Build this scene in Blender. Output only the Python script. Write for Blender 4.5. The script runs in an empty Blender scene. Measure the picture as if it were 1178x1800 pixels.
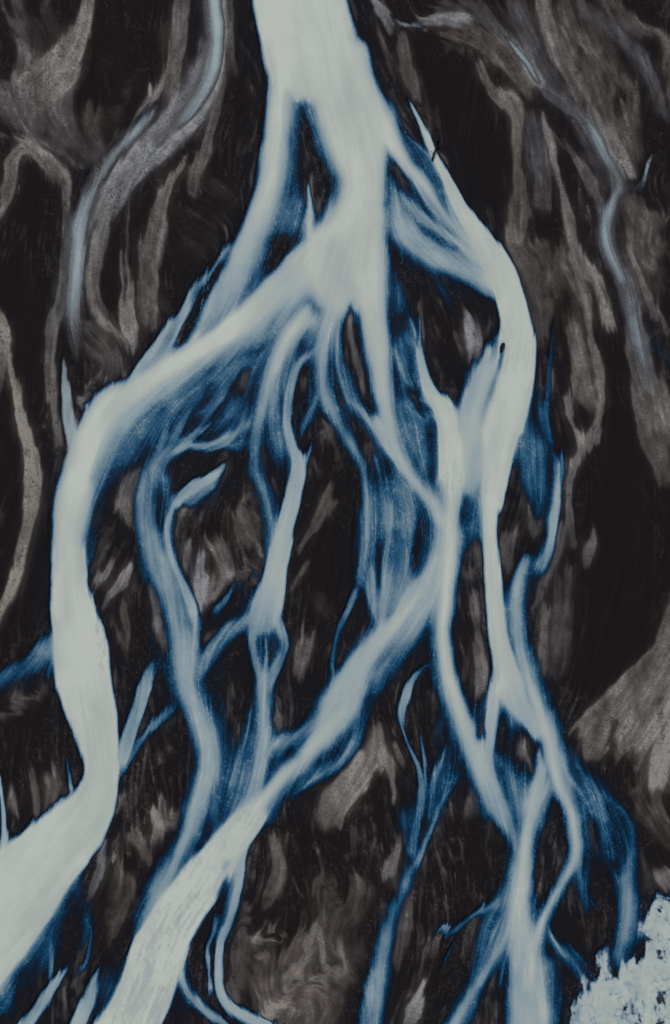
EXPO = 0.0
# ---------------------------------------------------------------- survey of the river plain
# Every stroke is a flow line surveyed in decimetres: (owner, soft edge left, soft edge right,
# [(x, y, half width, strength), ...]); strength = milkiness of water or amount of pale silt.
W = []      # water
def w(owner, sl, sr, *n): W.append((owner, sl, sr, n))
# shallow clear films first
F_ = 'film'
w(F_,16,16,(692,300,6,.34),(715,345,24,.36),(750,385,22,.38),(790,420,16,.42),(825,440,10,.45))
w(F_,12,12,(690,225,6,.22),(712,250,16,.26),(742,282,18,.34),(768,325,12,.4),(795,375,9,.42))
w(F_,16,16,(745,468,14,.42),(772,502,16,.34),(792,540,14,.26),(800,575,10,.15))
w(F_,12,22,(688,470,10,.4),(702,510,22,.36),(708,560,26,.3),(714,610,30,.36),(724,660,26,.42),(742,700,22,.44))
w(F_,20,20,(700,640,16,.52),(714,700,26,.5),(726,750,40,.48),(738,800,40,.46),(750,845,26,.46))
w(F_,20,20,(668,780,18,.42),(688,850,48,.49),(700,920,56,.48),(700,990,52,.5),(686,1050,48,.48),(650,1100,26,.4))
w(F_,16,16,(738,880,24,.42),(748,930,24,.42),(745,985,18,.36),(735,1020,12,.3))
w(F_,10,40,(505,600,16,.5),(450,636,26,.42),(385,668,32,.42),(320,704,36,.42),(262,748,38,.42),(225,800,30,.48),(196,855,16,.46))
for n in (((455,620,14,.5),(440,660,16,.46),(420,705,16,.44),(395,740,14,.46),(370,765,12,.5)),((415,640,14,.48),(395,680,14,.44),(365,725,14,.46),(335,765,12,.5)),((372,660,14,.46),(350,700,16,.4),(325,745,12,.46)),((330,690,14,.46),(312,730,14,.42),(298,770,12,.5)),((450,690,14,.46),(425,735,16,.44),(390,765,14,.46)),((285,725,14,.48),(270,770,14,.42),(262,800,10,.4)),((455,740,12,.5),(430,770,12,.46),(400,790,10,.4))):
    w(F_,12,12,*n)
w(F_,16,16,(586,560,16,.62),(592,610,20,.58),(604,660,20,.54),(624,712,18,.52),(648,760,16,.44))
w(F_,12,14,(918,700,14,.66),(926,750,22,.54),(936,810,32,.46),(944,865,30,.4),(955,915,18,.36))
w(F_,8,10,(944,680,6,.45),(953,735,9,.42),(966,790,10,.48))
w(F_,12,12,(470,640,14,.4),(482,690,16,.5),(480,745,22,.48),(490,790,20,.46),(500,835,6,.36))
w(F_,20,20,(430,655,20,.3),(415,700,30,.32),(385,735,30,.33),(345,765,24,.38))
w(F_,14,18,(472,690,14,.42),(470,750,22,.38),(482,795,20,.36),(497,830,10,.3))
w(F_,16,16,(560,700,16,.42),(545,735,20,.3),(530,760,14,.2))
w(F_,16,16,(440,800,20,.28),(405,850,20,.22),(360,890,16,.24),(325,930,12,.22))
w(F_,14,8,(515,300,16,.5),(508,345,26,.55),(500,390,30,.46),(488,425,26,.16))
w(F_,18,18,(470,470,20,.34),(440,510,26,.4),(410,545,24,.4),(385,575,20,.4))
w(F_,16,24,(838,770,26,.76),(833,820,24,.64),(833,880,22,.6),(830,930,20,.52),(827,968,14,.3))
w(F_,24,24,(920,780,20,.5),(926,830,22,.36),(940,880,26,.32),(955,920,16,.25))
w(F_,24,24,(945,760,10,.4),(960,800,16,.3),(975,820,12,.4))
w(F_,16,20,(960,960,22,.42),(945,1000,24,.4),(938,1040,20,.25))
w(F_,14,18,(1000,1320,16,.5),(1035,1372,28,.44),(1062,1420,42,.4),(1078,1475,42,.36),(1070,1530,28,.34))
w(F_,16,16,(1020,1420,24,.5),(1040,1480,24,.4),(1065,1530,18,.36))
w(F_,14,14,(1085,1420,30,.42),(1108,1450,14,.42),(1112,1490,12,.35))
w(F_,18,18,(915,1330,26,.34),(905,1370,34,.44),(920,1410,32,.5))
w(F_,10,10,(895,1230,10,.5),(898,1265,16,.36),(905,1300,18,.3),(900,1350,20,.4))
w(F_,12,12,(845,1225,16,.36),(840,1262,14,.36),(838,1285,9,.3))
w(F_,14,14,(800,1290,18,.4),(790,1340,22,.4),(775,1390,26,.36),(760,1440,24,.34),(745,1490,20,.34))
w(F_,14,14,(778,1230,16,.26),(772,1280,22,.28),(765,1330,18,.3))
w(F_,14,14,(725,1400,24,.34),(715,1450,24,.38),(720,1500,20,.4))
w(F_,10,22,(745,1105,30,.6),(700,1150,26,.56),(672,1190,20,.5),(650,1240,14,.5))
w(F_,14,14,(640,1270,16,.56),(618,1310,20,.54),(575,1352,20,.54),(530,1384,14,.5),(505,1405,8,.4))
w(F_,14,14,(610,1235,26,.5),(540,1285,26,.5),(492,1320,20,.46),(470,1370,20,.4))
w(F_,16,16,(452,1230,20,.34),(445,1290,30,.38),(430,1350,34,.44),(415,1410,34,.56),(395,1450,26,.65))
w(F_,16,16,(410,1280,18,.34),(400,1350,20,.4),(385,1410,22,.42),(375,1460,16,.4))
w(F_,14,18,(475,1110,34,.36),(474,1150,32,.4),(468,1190,20,.4))
w(F_,14,14,(420,1010,8,.25),(430,1050,14,.2),(425,1080,14,.25),(370,1090,10,.2))
w(F_,14,14,(265,1050,8,.12),(266,1100,14,.2),(275,1150,18,.26),(300,1200,16,.26),(285,1240,16,.18))
w(F_,12,12,(400,1100,26,.2),(385,1160,26,.18),(390,1230,20,.16))
w(F_,14,14,(605,1110,16,.2),(625,1130,22,.24),(605,1160,18,.22))
w(F_,14,14,(570,1180,14,.2),(545,1200,18,.18),(520,1230,18,.14),(500,1260,14,.12))
w(F_,16,16,(120,1570,30,.5),(105,1610,22,.4),(80,1650,14,.3),(40,1690,20,.35),(0,1740,30,.3))
w(F_,14,14,(150,1560,14,.44),(155,1600,14,.36),(148,1650,16,.28),(125,1690,14,.3))
w(F_,14,14,(200,1690,18,.42),(190,1730,22,.38),(178,1770,20,.35))
w(F_,14,14,(330,1700,16,.36),(335,1740,22,.34),(320,1780,26,.4))
w(F_,14,14,(885,1580,20,.5),(860,1630,26,.44),(845,1680,22,.4),(832,1720,14,.36),(845,1790,16,.2))
w(F_,14,20,(975,1700,20,.44),(985,1745,16,.4),(980,1800,16,.4))
w(F_,14,14,(955,1640,12,.44),(985,1668,18,.44),(1008,1700,20,.42),(1026,1730,16,.4))
w(F_,14,14,(820,650,14,.35),(823,690,14,.42),(814,730,12,.36))
w(F_,14,14,(800,505,16,.2),(830,530,16,.12))
w(F_,14,14,(1128,566,10,.18),(1150,600,12,.24),(1178,640,14,.26),(1210,680,14,.26))
w(F_,10,10,(600,575,8,.5),(604,625,14,.46),(620,675,16,.44),(645,720,18,.46),(668,770,18,.42),(700,820,20,.42))
# left arm of the fork and its neighbours
w('fork_left',6,30,(505,80,30,1),(505,140,34,1),(500,190,32,1),(494,265,36,1),(485,330,36,1),(458,400,34,.98),(434,455,34,.92),(410,510,34,.82),(382,560,32,.7),(352,605,24,.6))
w('bank_creek',4,4,(424,418,4,.5),(402,437,6,.62),(374,470,6,.66),(350,502,7,.7),(322,553,12,.72),(292,600,16,.74),(262,638,17,.74),(236,672,15,.8))
# trunk
w('trunk',7,8,(508,-120,90,1),(522,-50,88,1),(526,0,86,1),(542,65,86,1),(555,130,86,1))
w('trunk',14,8,(588,90,60,1),(598,150,64,1),(608,190,70,1),(621,235,67,1),(627,275,56,1),(634,308,48,1),(629,350,51,1),(618,400,64,1),(606,440,78,1),(600,480,80,1),(600,520,64,.95))
w('trunk',8,8,(544,330,3,.9),(545,365,9,.98),(548,405,13,1),(560,450,20,1))
# long left channel
w('west',6,30,(600,430,56,1),(556,478,58,1),(500,528,50,1),(445,575,44,1),(400,602,38,1),(345,634,36,1),(297,664,38,1),(250,700,44,1),(204,735,52,1),(176,780,50,1),(158,824,46,1),(138,868,42,1),(127,909,38,1),(122,970,33,1))
w('west',5,13,(142,845,36,1),(131,885,37,1),(125,930,35,1),(122,980,34,1))
w('west',5,5,(122,960,33,1),(123,1040,35,1),(131,1090,42,1),(141,1140,50,1),(147,1200,50,1),(163,1261,45,1),(177,1329,34,1),(178,1366,33,1),(166,1408,38,1),(140,1448,53,1),(95,1492,63,1),(50,1545,72,1),(0,1600,84,1),(-60,1660,95,1),(-140,1740,110,1))
w('west',30,30,(110,1540,40,1),(70,1590,50,.98),(20,1660,56,.95),(-40,1730,60,.95))
w('west_fan',8,26,(108,1105,14,.7),(86,1142,24,.56),(55,1174,24,.46),(5,1200,22,.42),(-60,1222,22,.4),(-130,1240,22,.4))
w('jag_creek',6,3,(285,1150,5,.3),(264,1180,11,.55),(254,1208,14,.7),(238,1258,14,.74),(223,1302,16,.8),(210,1338,14,.9))
w('blue_creek',5,5,(305,1240,10,.4),(272,1280,8,.46),(244,1305,8,.48),(222,1336,10,.48),(205,1362,10,.5))
w('film',4,4,(-4,1370,5,.8),(3,1410,5,.82),(8,1460,6,.84),(8,1500,10,.9))
w('film',4,4,(118,1322,3,.5),(121,1355,4,.6),(126,1390,6,.8))
w('film',5,5,(90,1448,4,.9),(60,1470,9,.92),(20,1500,14,.95))
# second channel and its feathers
w('second',12,14,(345,765,8,.52),(316,780,16,.6),(284,806,22,.68),(262,842,25,.7),(257,890,25,.72),(265,945,30,.73),(283,1000,30,.73),(303,1050,30,.74),(317,1100,30,.74),(325,1150,31,.78),(328,1200,29,.78),(346,1250,28,.74),(366,1300,29,.78),(371,1350,27,.82),(352,1410,25,.84),(335,1460,23,.86),(312,1510,23,.86),(287,1560,24,.84),(260,1605,18,.8),(244,1645,12,.6))
w('second',9,9,(345,1090,7,.9),(344,1125,9,1),(340,1165,9,1),(334,1205,8,.92))
w('second_twig',5,5,(394,816,4,.88),(376,836,10,.9),(348,853,14,.7),(320,872,11,.72),(300,899,7,.76),(293,936,7,.78),(299,977,8,.76),(316,1017,9,.76),(333,1058,10,.8),(344,1095,9,.86))
w('second_twig',8,8,(372,850,14,.5),(345,870,16,.46),(322,890,14,.44))
for n in (((445,735,8,.6),(420,757,9,.6),(395,776,9,.66),(360,783,8,.7),(330,783,8,.7),(300,800,9,.7)),
          ((400,782,4,.66),(370,792,4,.72),(340,788,5,.72)),((372,742,5,.45),(348,758,8,.6),(322,778,9,.62)),
          ((334,715,7,.45),(320,742,9,.52),(304,775,10,.6)),((400,695,5,.4),(372,716,7,.42),(345,726,6,.4)),
          ((440,765,6,.5),(415,783,6,.5),(396,790,5,.5)),((300,735,6,.42),(290,765,8,.5),(280,790,8,.5))):
    w('second',4,5,*n)
# third channel: two strands that meet
w('third_left',12,14,(545,556,34,.9),(508,596,28,.94),(484,645,24,.93),(467,700,20,.88),(455,750,17,.8),(447,800,12,.74),(452,840,11,.73),(469,885,13,.75),(481,930,14,.78),(482,980,12,.8))
w('third_right',5,5,(566,606,10,.6),(545,625,9,.64),(524,645,9,.7),(512,680,9,.74),(506,720,8,.78),(507,755,9,.82),(515,790,11,.85),(523,815,14,.87),(519,850,16,.88),(511,895,17,.9),(500,935,19,.92),(489,980,20,.94),(480,1020,24,.92),(470,1060,30,.86),(462,1095,28,.7))
w('third_right',3,3,(512,724,3,.7),(518,716,3,.85),(526,706,1,.7))
w('third_right',4,4,(556,760,2,.4),(548,778,4,.5),(538,800,6,.6),(532,815,6,.7))
w('third_right',5,6,(452,1090,13,.66),(445,1120,9,.64),(450,1155,9,.66),(460,1195,9,.75))
w('third_right',6,5,(482,1090,14,.64),(497,1120,10,.6),(499,1145,10,.6),(486,1172,11,.66),(472,1200,10,.75))
w('third_right',3,3,(467,1120,3,.6),(471,1150,4,.62),(468,1180,5,.74))
w('third_lower',9,9,(464,1180,16,.72),(461,1215,16,.78),(463,1251,16,.8),(463,1302,16,.76),(455,1353,16,.72),(442,1404,18,.76),(415,1450,18,.85))
w('third_lower',5,5,(466,1190,6,.9),(464,1250,6,.9),(465,1300,5,.84),(457,1340,4,.74))
w('third_lower',3,3,(474,1318,3,.76),(465,1345,4,.8),(457,1380,5,.76),(450,1405,5,.7))
w('third_lower',3,3,(444,1240,3,.44),(434,1290,4,.5),(420,1343,5,.54),(404,1390,6,.6))
w('link_creek',7,9,(448,1080,12,.58),(428,1095,14,.56),(400,1115,17,.54),(370,1150,15,.5),(352,1185,12,.5))
w('film',3,3,(456,1008,4,.5),(432,1022,4,.48),(411,1031,5,.5),(400,1052,5,.45),(376,1078,8,.44))
w('film',3,3,(440,1062,3,.35),(420,1056,3,.4),(402,1062,3,.3))
# middle strands
w('middle',12,12,(598,515,34,.92),(580,560,26,.86),(568,610,19,.84),(566,655,20,.8),(574,700,21,.76),(594,740,17,.74),(614,772,12,.75),(630,805,9,.78),(639,835,9,.82),(645,870,11,.86),(647,915,14,.86),(646,950,15,.82),(638,990,14,.78),(630,1025,13,.72))
w('middle',5,6,(626,1040,9,.6),(610,1075,7,.54),(595,1110,6,.5),(586,1145,6,.5),(583,1172,6,.5),(590,1195,6,.6))
w('middle',7,7,(648,985,8,.6),(652,1030,14,.64),(664,1070,16,.68),(676,1100,18,.75))
w('middle',3,7,(690,856,2,.66),(692,885,5,.7),(689,920,7,.64),(684,950,8,.56),(676,990,8,.6),(676,1030,10,.62),(684,1065,16,.7))
w('middle',7,4,(695,890,4,.6),(706,930,5,.62),(713,975,6,.62),(712,1015,9,.58),(700,1050,10,.62))
w('middle',12,12,(690,1010,22,.56),(684,1050,24,.62))
w('middle_left_twin',4,5,(616,700,5,.6),(634,718,10,.7),(654,738,12,.76),(674,766,13,.8),(694,798,14,.86),(714,828,14,.88))
w('middle_right',9,10,(648,455,40,1),(652,500,36,1),(657,545,29,.98),(662,595,27,.97),(668,645,24,.96),(675,695,20,.95),(685,742,16,.94),(698,788,15,.92),(716,826,16,.92),(738,855,16,.92),(762,888,17,.92),(778,925,16,.95))
w('middle_right',6,8,(690,610,8,.6),(706,650,9,.58),(724,680,10,.56),(745,700,12,.6),(760,712,10,.8))
w('middle_right',4,5,(703,694,3,.55),(712,712,6,.58),(728,728,9,.56),(750,738,9,.48),(768,736,8,.5))
w('middle_right',10,10,(712,850,10,.66),(722,880,10,.54),(728,920,8,.46))
w('film',2,3,(716,553,2,.6),(724,572,3,.65),(731,592,4,.7))
w('film',2,2,(712,598,2,.5),(722,604,3,.65),(732,606,4,.75))
# central channel
w('central',3,3,(738,558,3,.46),(737,580,3,.5),(736,600,4,.7),(738,622,8,.9),(746,655,10,.94),(758,690,14,.98),(779,722,20,1),(788,760,20,1),(792,800,22,1),(794,850,26,1))
w('central',12,8,(794,840,28,1),(790,900,20,1),(788,950,20,1),(785,1000,20,1),(780,1050,20,1),(776,1100,19,1),(778,1150,20,.98),(788,1200,21,.98),(805,1250,22,.97),(822,1300,23,.95),(838,1340,24,.9),(856,1380,27,.84),(874,1420,26,.8),(893,1460,18,.7),(906,1490,12,.7))
w('central',14,14,(790,930,28,.9),(783,1000,30,.86),(772,1050,28,.84),(765,1090,20,.8))
# outer right channel
w('outer',4,3,(717,180,2,.7),(727,196,4,.8),(738,215,5,.88),(752,248,8,.96),(770,285,9,1),(788,322,11,1),(808,362,15,1),(832,402,19,1),(856,440,26,1),(880,480,29,1),(895,520,26,1),(905,560,28,1),(909,600,34,1),(906,640,38,1),(898,690,38,1),(884,740,38,1),(876,790,32,.98),(870,840,26,.98),(864,890,20,.98))
w('outer',6,6,(862,880,18,.98),(862,940,15,.98),(865,1000,17,.98),(870,1055,18,.98),(876,1110,19,.97),(884,1160,22,.96),(892,1200,30,.94),(905,1230,26,.86),(928,1262,18,.86),(950,1295,16,.9))
w('outer',5,8,(874,1190,16,.95),(868,1240,15,.94),(862,1290,14,.9),(854,1340,18,.86),(862,1385,20,.8))
w('outer',12,12,(885,600,14,.95),(868,660,32,.93),(852,720,40,.9),(840,775,40,.88),(830,820,34,.86),(824,865,22,.8))
w('outer',8,8,(862,612,10,.9),(850,650,18,.88),(836,700,26,.87),(822,750,28,.87),(812,800,24,.9),(805,850,20,.92))
w('outer_arm',7,10,(655,180,24,1),(672,215,28,1),(694,255,20,1),(716,292,15,1),(742,320,14,1),(766,348,13,.98),(790,384,11,.94),(815,414,12,.9),(842,440,14,.95))
w('outer_arm',4,4,(720,300,5,.9),(735,330,6,.8),(760,365,7,.7),(790,400,8,.75),(820,425,8,.8))
w('fan',12,10,(690,320,8,.66),(696,370,20,.7),(716,412,30,.72),(752,442,31,.73),(795,462,28,.76),(835,482,24,.84),(868,505,20,.95))
w('fan',5,5,(705,345,6,.66),(735,375,10,.68),(770,400,10,.72),(805,428,10,.8),(840,455,12,.9))
w('film',4,4,(712,240,3,.5),(730,252,5,.56),(748,266,6,.62),(762,285,6,.7),(772,310,5,.7))
# right strand
w('east',8,6,(970,790,4,.5),(978,815,8,.68),(979,850,10,.78),(975,900,11,.82),(970,945,10,.76),(960,980,12,.62),(945,1005,16,.55))
w('east',10,14,(930,985,16,.66),(914,1025,19,.74),(909,1065,18,.76),(913,1110,19,.8),(924,1160,21,.88),(939,1210,20,.97),(957,1255,21,1),(970,1300,23,1),(978,1340,23,1),(989,1380,21,1),(1004,1420,19,1),(1014,1460,18,1),(1016,1500,16,.98),(1001,1535,16,.94),(977,1575,14,.92),(957,1615,15,.9),(942,1655,20,.88))
w('east',12,14,(1018,1500,12,.9),(1020,1540,14,.7),(1026,1580,12,.52),(1030,1620,8,.3))
w('east',4,4,(1000,1528,3,.8),(975,1555,3,.76),(957,1585,3,.7),(948,1612,4,.7))
w('lower',14,12,(962,1375,18,.85),(944,1410,22,.88),(928,1445,24,.94),(921,1482,24,1),(917,1520,24,1),(913,1560,26,1),(911,1600,28,.98),(916,1640,32,.92),(922,1680,38,.87),(925,1730,44,.83),(927,1790,46,.86),(928,1860,48,.86),(928,1960,50,.86))
w('lower',16,12,(906,1575,30,.86),(896,1620,24,.88),(878,1662,18,.86),(858,1700,14,.88),(835,1735,14,.92),(812,1775,17,.92),(785,1825,20,.9),(740,1900,22,.9))
w('lower',5,5,(960,1600,8,.9),(945,1640,10,.92),(935,1680,12,.9),(926,1730,14,.9))
w('lower',6,6,(878,1592,8,.5),(850,1600,8,.5),(822,1614,7,.6),(800,1630,6,.58),(778,1641,6,.56),(756,1650,4,.5))
w('film',3,3,(802,1650,3,.6),(790,1668,4,.6),(778,1690,4,.4))
w('far_east',12,12,(1112,1462,6,.5),(1108,1500,16,.62),(1104,1540,18,.68),(1102,1590,20,.66),(1098,1640,20,.62),(1088,1690,18,.6))
w('film',2,3,(1070,1523,2,.7),(1083,1533,3,.75),(1090,1550,4,.7))
w('film',2,3,(1036,1576,2,.7),(1047,1590,4,.7),(1062,1610,4,.65),(1075,1640,4,.5))
w('film',2,3,(965,1640,3,.65),(984,1668,6,.62),(1000,1690,5,.5))
w('film',2,3,(995,1652,2,.5),(1014,1682,3,.6),(1034,1704,4,.55))
# diagonal channel
w('diagonal',10,14,(772,975,16,.9),(752,1018,24,.88),(730,1055,28,.9),(702,1092,28,.94),(668,1130,28,.95),(640,1165,32,.94),(618,1205,38,.92),(600,1245,42,.88),(577,1285,32,.94),(545,1322,24,1),(510,1358,22,1),(475,1395,24,1),(440,1437,27,1))
w('diagonal',4,4,(452,1424,25,1),(402,1486,34,1),(362,1540,42,1),(322,1592,45,1),(290,1646,46,1),(271,1693,50,1),(257,1740,49,1),(230,1795,54,1),(205,1850,60,1),(160,1940,64,1))
w('diagonal',8,8,(592,1250,14,.66),(543,1278,14,.62),(505,1300,12,.6),(480,1317,10,.6))
w('diagonal',6,8,(625,1300,10,.6),(598,1340,8,.62),(560,1366,7,.62),(520,1392,6,.55))
w('diagonal',14,14,(782,930,26,.86),(768,1000,34,.86),(752,1055,30,.82),(728,1100,24,.74),(694,1146,18,.68),(660,1192,16,.62))
w('diagonal',10,10,(725,1110,14,.72),(690,1150,12,.7),(655,1190,12,.7))
w('tail',5,4,(430,1460,12,.9),(424,1500,12,.85),(418,1560,10,.8),(403,1617,9,.76),(388,1653,9,.78),(383,1704,9,.82),(390,1748,10,.86),(416,1778,11,.88),(460,1800,12,.85),(510,1830,12,.8))
w('tail',3,3,(384,1600,5,.6),(376,1640,5,.5),(366,1660,4,.7),(365,1714,5,.7),(372,1750,6,.7))
w('tail',4,4,(392,1515,6,.8),(404,1535,4,.7),(412,1548,4,.8))
w('tail',6,6,(385,1580,5,.7),(398,1570,4,.7),(408,1560,4,.7))
w('tail',6,6,(312,1715,10,.8),(330,1748,11,.7),(360,1775,10,.68),(395,1798,10,.66),(430,1830,10,.6))
w('small_sw',5,5,(120,1696,3,.7),(106,1714,7,.78),(92,1734,11,.72),(70,1768,12,.74),(45,1800,13,.8),(0,1860,14,.8))
w('small_sw',4,4,(86,1640,4,.36),(90,1670,5,.44),(88,1710,6,.5))
w('small_sw',4,4,(150,1600,5,.4),(160,1650,5,.4),(148,1700,5,.4),(118,1732,4,.36),(95,1745,4,.3))
w('small_s',6,5,(176,1700,5,.5),(164,1726,9,.78),(155,1760,13,.82),(138,1798,15,.85),(100,1870,16,.8))
# bottom middle creek
w('south',11,11,(722,1520,9,.58),(712,1555,13,.62),(699,1592,15,.62),(681,1645,18,.64),(668,1700,20,.64),(660,1750,22,.64),(652,1800,24,.62),(640,1880,26,.6))
w('south',3,3,(707,1280,3,.66),(716,1305,4,.64),(730,1335,5,.62),(740,1365,6,.6),(741,1405,8,.56),(732,1450,9,.5),(722,1500,10,.52))
w('south',3,3,(738,1290,2,.5),(745,1330,4,.52),(748,1375,5,.5),(745,1410,5,.46))
w('south',3,3,(785,1308,2,.64),(774,1335,5,.62),(764,1370,7,.56),(760,1410,7,.52),(754,1440,6,.46))
w('south',3,4,(806,1374,4,.48),(785,1398,6,.52),(770,1425,6,.54),(760,1458,7,.6),(745,1490,7,.6),(728,1525,9,.6))
w('south_head',4,4,(762,1162,5,.5),(740,1176,5,.5),(722,1198,7,.6),(712,1226,10,.62),(705,1255,9,.62),(709,1278,5,.62))
w('film',3,3,(822,1362,4,.44),(802,1366,5,.46),(788,1384,6,.46),(778,1410,6,.4))
# north-west and north-east channels
w('north_west_top',16,8,(370,-60,16,.85),(374,0,16,.85),(378,60,17,.85),(372,110,18,.75),(356,155,18,.58),(330,195,16,.45),(300,225,14,.36),(270,255,12,.3))
w('north_west',11,11,(274,190,3,.6),(262,208,5,.7),(240,232,9,.72),(214,258,11,.72),(191,282,13,.74),(172,318,13,.66),(152,360,13,.72),(140,400,16,.74),(134,455,16,.74),(130,510,17,.66),(130,560,17,.54),(133,605,12,.36),(134,640,7,.2))
w('north_west_tip',4,4,(111,630,3,.5),(114,660,6,.6),(118,700,9,.64),(121,745,11,.64),(126,790,10,.66),(122,815,8,.7))
w('north_east_head',5,5,(890,66,4,.5),(908,90,6,.58),(930,116,6,.54),(945,145,5,.4))
w('north_east',9,9,(955,165,8,.36),(985,178,8,.34),(1010,190,8,.4),(1034,218,11,.5),(1052,246,12,.52),(1066,275,12,.46),(1080,302,12,.42),(1090,325,10,.56),(1082,344,9,.66),(1070,372,11,.66),(1064,405,12,.66),(1070,440,13,.64),(1084,470,12,.64),(1096,500,12,.6),(1106,535,13,.54),(1114,575,14,.42),(1126,620,15,.38),(1138,665,11,.32),(1146,695,5,.25))
w('north_east',3,3,(1176,262,3,.3),(1150,274,3,.4),(1140,284,4,.74),(1134,302,4,.6),(1124,322,5,.34),(1100,338,5,.4),(1086,345,5,.6))
w('north_tongue',3,3,(695,38,3,.4),(712,44,4,.58),(736,44,4,.44))
w('north_east_side',8,8,(1110,75,6,.22),(1125,100,9,.3),(1142,130,9,.3),(1160,165,8,.2))

# places where the bed shows through or the water shallows: (edge, cut, nodes)
CUT = []
def cut(e, *n, k=1.0): CUT.append((e, k, n))
cut(6,(538,222,5,1),(541,255,11,1),(549,290,17,1),(556,318,17,1),(563,345,12,1),(562,385,5,1),k=.9)
cut(5,(533,250,4,1),(531,290,5,1),(533,330,4,1),(537,380,2,1),k=.75)
cut(14,(492,425,22,1),(484,455,20,1),(470,480,12,1),k=.85)
cut(4,(884,608,4,1),(882,622,4,1),(876,640,3,.6),k=.9)
cut(8,(880,634,3,1),(869,664,5,1),(858,700,6,.6),(848,740,5,.3),k=.5)
cut(8,(617,540,5,1),(612,580,11,1),(616,625,14,1),(632,668,12,1),(646,705,11,1),(660,735,8,1),k=.92)
cut(6,(540,640,6,1),(534,668,11,1),(528,690,8,1),k=.9)
cut(6,(430,655,12,1),(425,680,12,1),(418,700,8,1),k=.7)
cut(6,(565,725,4,1),(566,750,14,1),(568,790,26,1),k=.65)
cut(6,(545,575,3,1),(530,600,7,1),(524,616,4,1),k=.6)
cut(6,(725,690,14,1),(734,700,12,1),k=.75)
cut(8,(705,555,14,1),(706,590,8,1),k=.6)
cut(5,(664,960,4,1),(665,985,6,1),(666,1010,6,1),(668,1036,3,1),k=.85)
cut(7,(742,905,5,1),(738,935,9,1),(728,970,9,1),(724,1010,7,1),k=.8)
cut(6,(476,1135,3,1),(478,1150,6,1),(474,1162,4,1),k=.75)
cut(6,(760,335,4,1),(775,355,4,1),(790,375,3,1),k=.4)
cut(7,(700,300,4,1),(716,335,12,1),(735,362,7,1),(770,390,5,1),(800,415,4,1),k=.45)
cut(4,(790,425,3,1),(805,438,5,1),(815,442,3,1),k=.5)
cut(4,(738,432,3,1),(790,448,3,1),k=.25)
cut(8,(903,845,8,1),(898,900,14,1),(893,950,20,1),(892,1000,12,1),(889,1028,4,1),k=.95)
cut(8,(826,985,12,1),(822,1040,19,1),(820,1100,24,1),(826,1150,24,1),(836,1195,20,1),k=.96)
cut(4,(836,1295,4,1),(846,1300,9,1),(848,1312,3,1),k=.85)
cut(8,(905,1290,6,1),(912,1320,7,1),(930,1350,6,1),k=.6)
cut(10,(970,1445,6,1),(966,1480,20,1),(964,1520,24,1),(952,1570,14,1),(944,1600,4,1),k=.95)
cut(8,(1044,1455,6,1),(1050,1480,6,1),k=.7)
cut(8,(1050,1545,14,1),(1060,1575,14,1),k=.6)
cut(6,(520,1318,16,1),(505,1328,8,1),k=.5)
cut(6,(606,1318,5,1),(575,1330,9,1),(555,1345,6,1),k=.35)
cut(4,(398,1545,6,1),(390,1570,8,1),(386,1600,6,1),k=.85)
cut(4,(345,1655,5,1),(346,1690,14,1),(352,1725,16,1),(362,1750,6,1),k=.97)
cut(4,(395,1518,3,1),(402,1524,4,1),k=.8)
cut(5,(1088,499,4,1),(1104,499,4,1),k=.75)
cut(5,(336,538,6,1),(345,520,10,1),(356,500,6,1),k=.3)
cut(8,(320,610,6,1),(335,575,14,1),(345,545,10,1),k=.6)
cut(8,(455,1240,3,1),(452,1300,4,1),k=.3)
cut(5,(740,1225,6,1),(752,1260,15,1),(745,1290,7,1),k=.9)
cut(4,(748,1425,3,1),(744,1460,6,1),(738,1495,4,1),k=.7)
cut(8,(405,860,16,1),(395,890,18,1),k=.3)
cut(6,(316,912,3,1),(322,940,6,1),(330,972,7,1),(338,1005,5,1),k=.7)

# ---------------------------------------------------------------- pale silt on the black sand
S = []      # owner, edge left, edge right, hue (0 warm brown .. 1 cool grey), nodes
def s(owner, el, er, hue, *n): S.append((owner, el, er, hue, n))
G='g'
s('nw_band',10,3,.25,(165,-90,12,.5),(152,-10,12,.62),(143,40,17,.68),(124,95,24,.7),(96,132,36,.66),(50,158,44,.5))
s(G,10,3,.4,(100,140,26,.4),(95,180,30,.38),(104,215,26,.32))
s(G,14,14,.5,(15,-40,16,.4),(30,0,16,.4),(42,60,18,.4),(50,110,22,.45))
s(G,14,14,.3,(85,-20,10,.3),(80,30,10,.3))
s(G,14,10,.6,(0,165,34,.42),(50,195,44,.4),(100,235,40,.36),(150,268,26,.3),(190,290,16,.2))
for n in (((0,170),(40,185),(55,215),(60,235)),((0,240),(45,240),(100,262),(150,295)),((90,195),(115,225),(130,250)),((30,160),(48,185),(45,220)),((70,215),(120,250),(140,262),(190,260)),((0,232),(20,240),(40,258))):
    s(G,3,3,.45,*[(x,y,3.5,.7) for x,y in n])
s('arch_bar',4,4,.3,(-20,400,12,.5),(5,365,11,.55),(18,325,11,.6),(22,290,11,.62),(36,266,12,.66),(58,262,14,.6),(80,280,12,.5),(98,298,14,.55),(116,314,11,.55),(120,345,7,.5),(120,400,8,.5))
s(G,12,12,.2,(165,200,30,.28),(160,235,26,.32),(185,215,20,.2),(225,150,10,.25),(260,112,10,.15))
s(G,16,16,.2,(180,110,14,.22),(190,90,14,.15))
s('nw_bank',4,4,.4,(119,400,7,.5),(113,468,7,.55),(106,535,8,.5),(94,560,12,.55),(89,635,9,.5),(94,705,9,.5),(102,742,7,.5),(104,800,7,.4))
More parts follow.
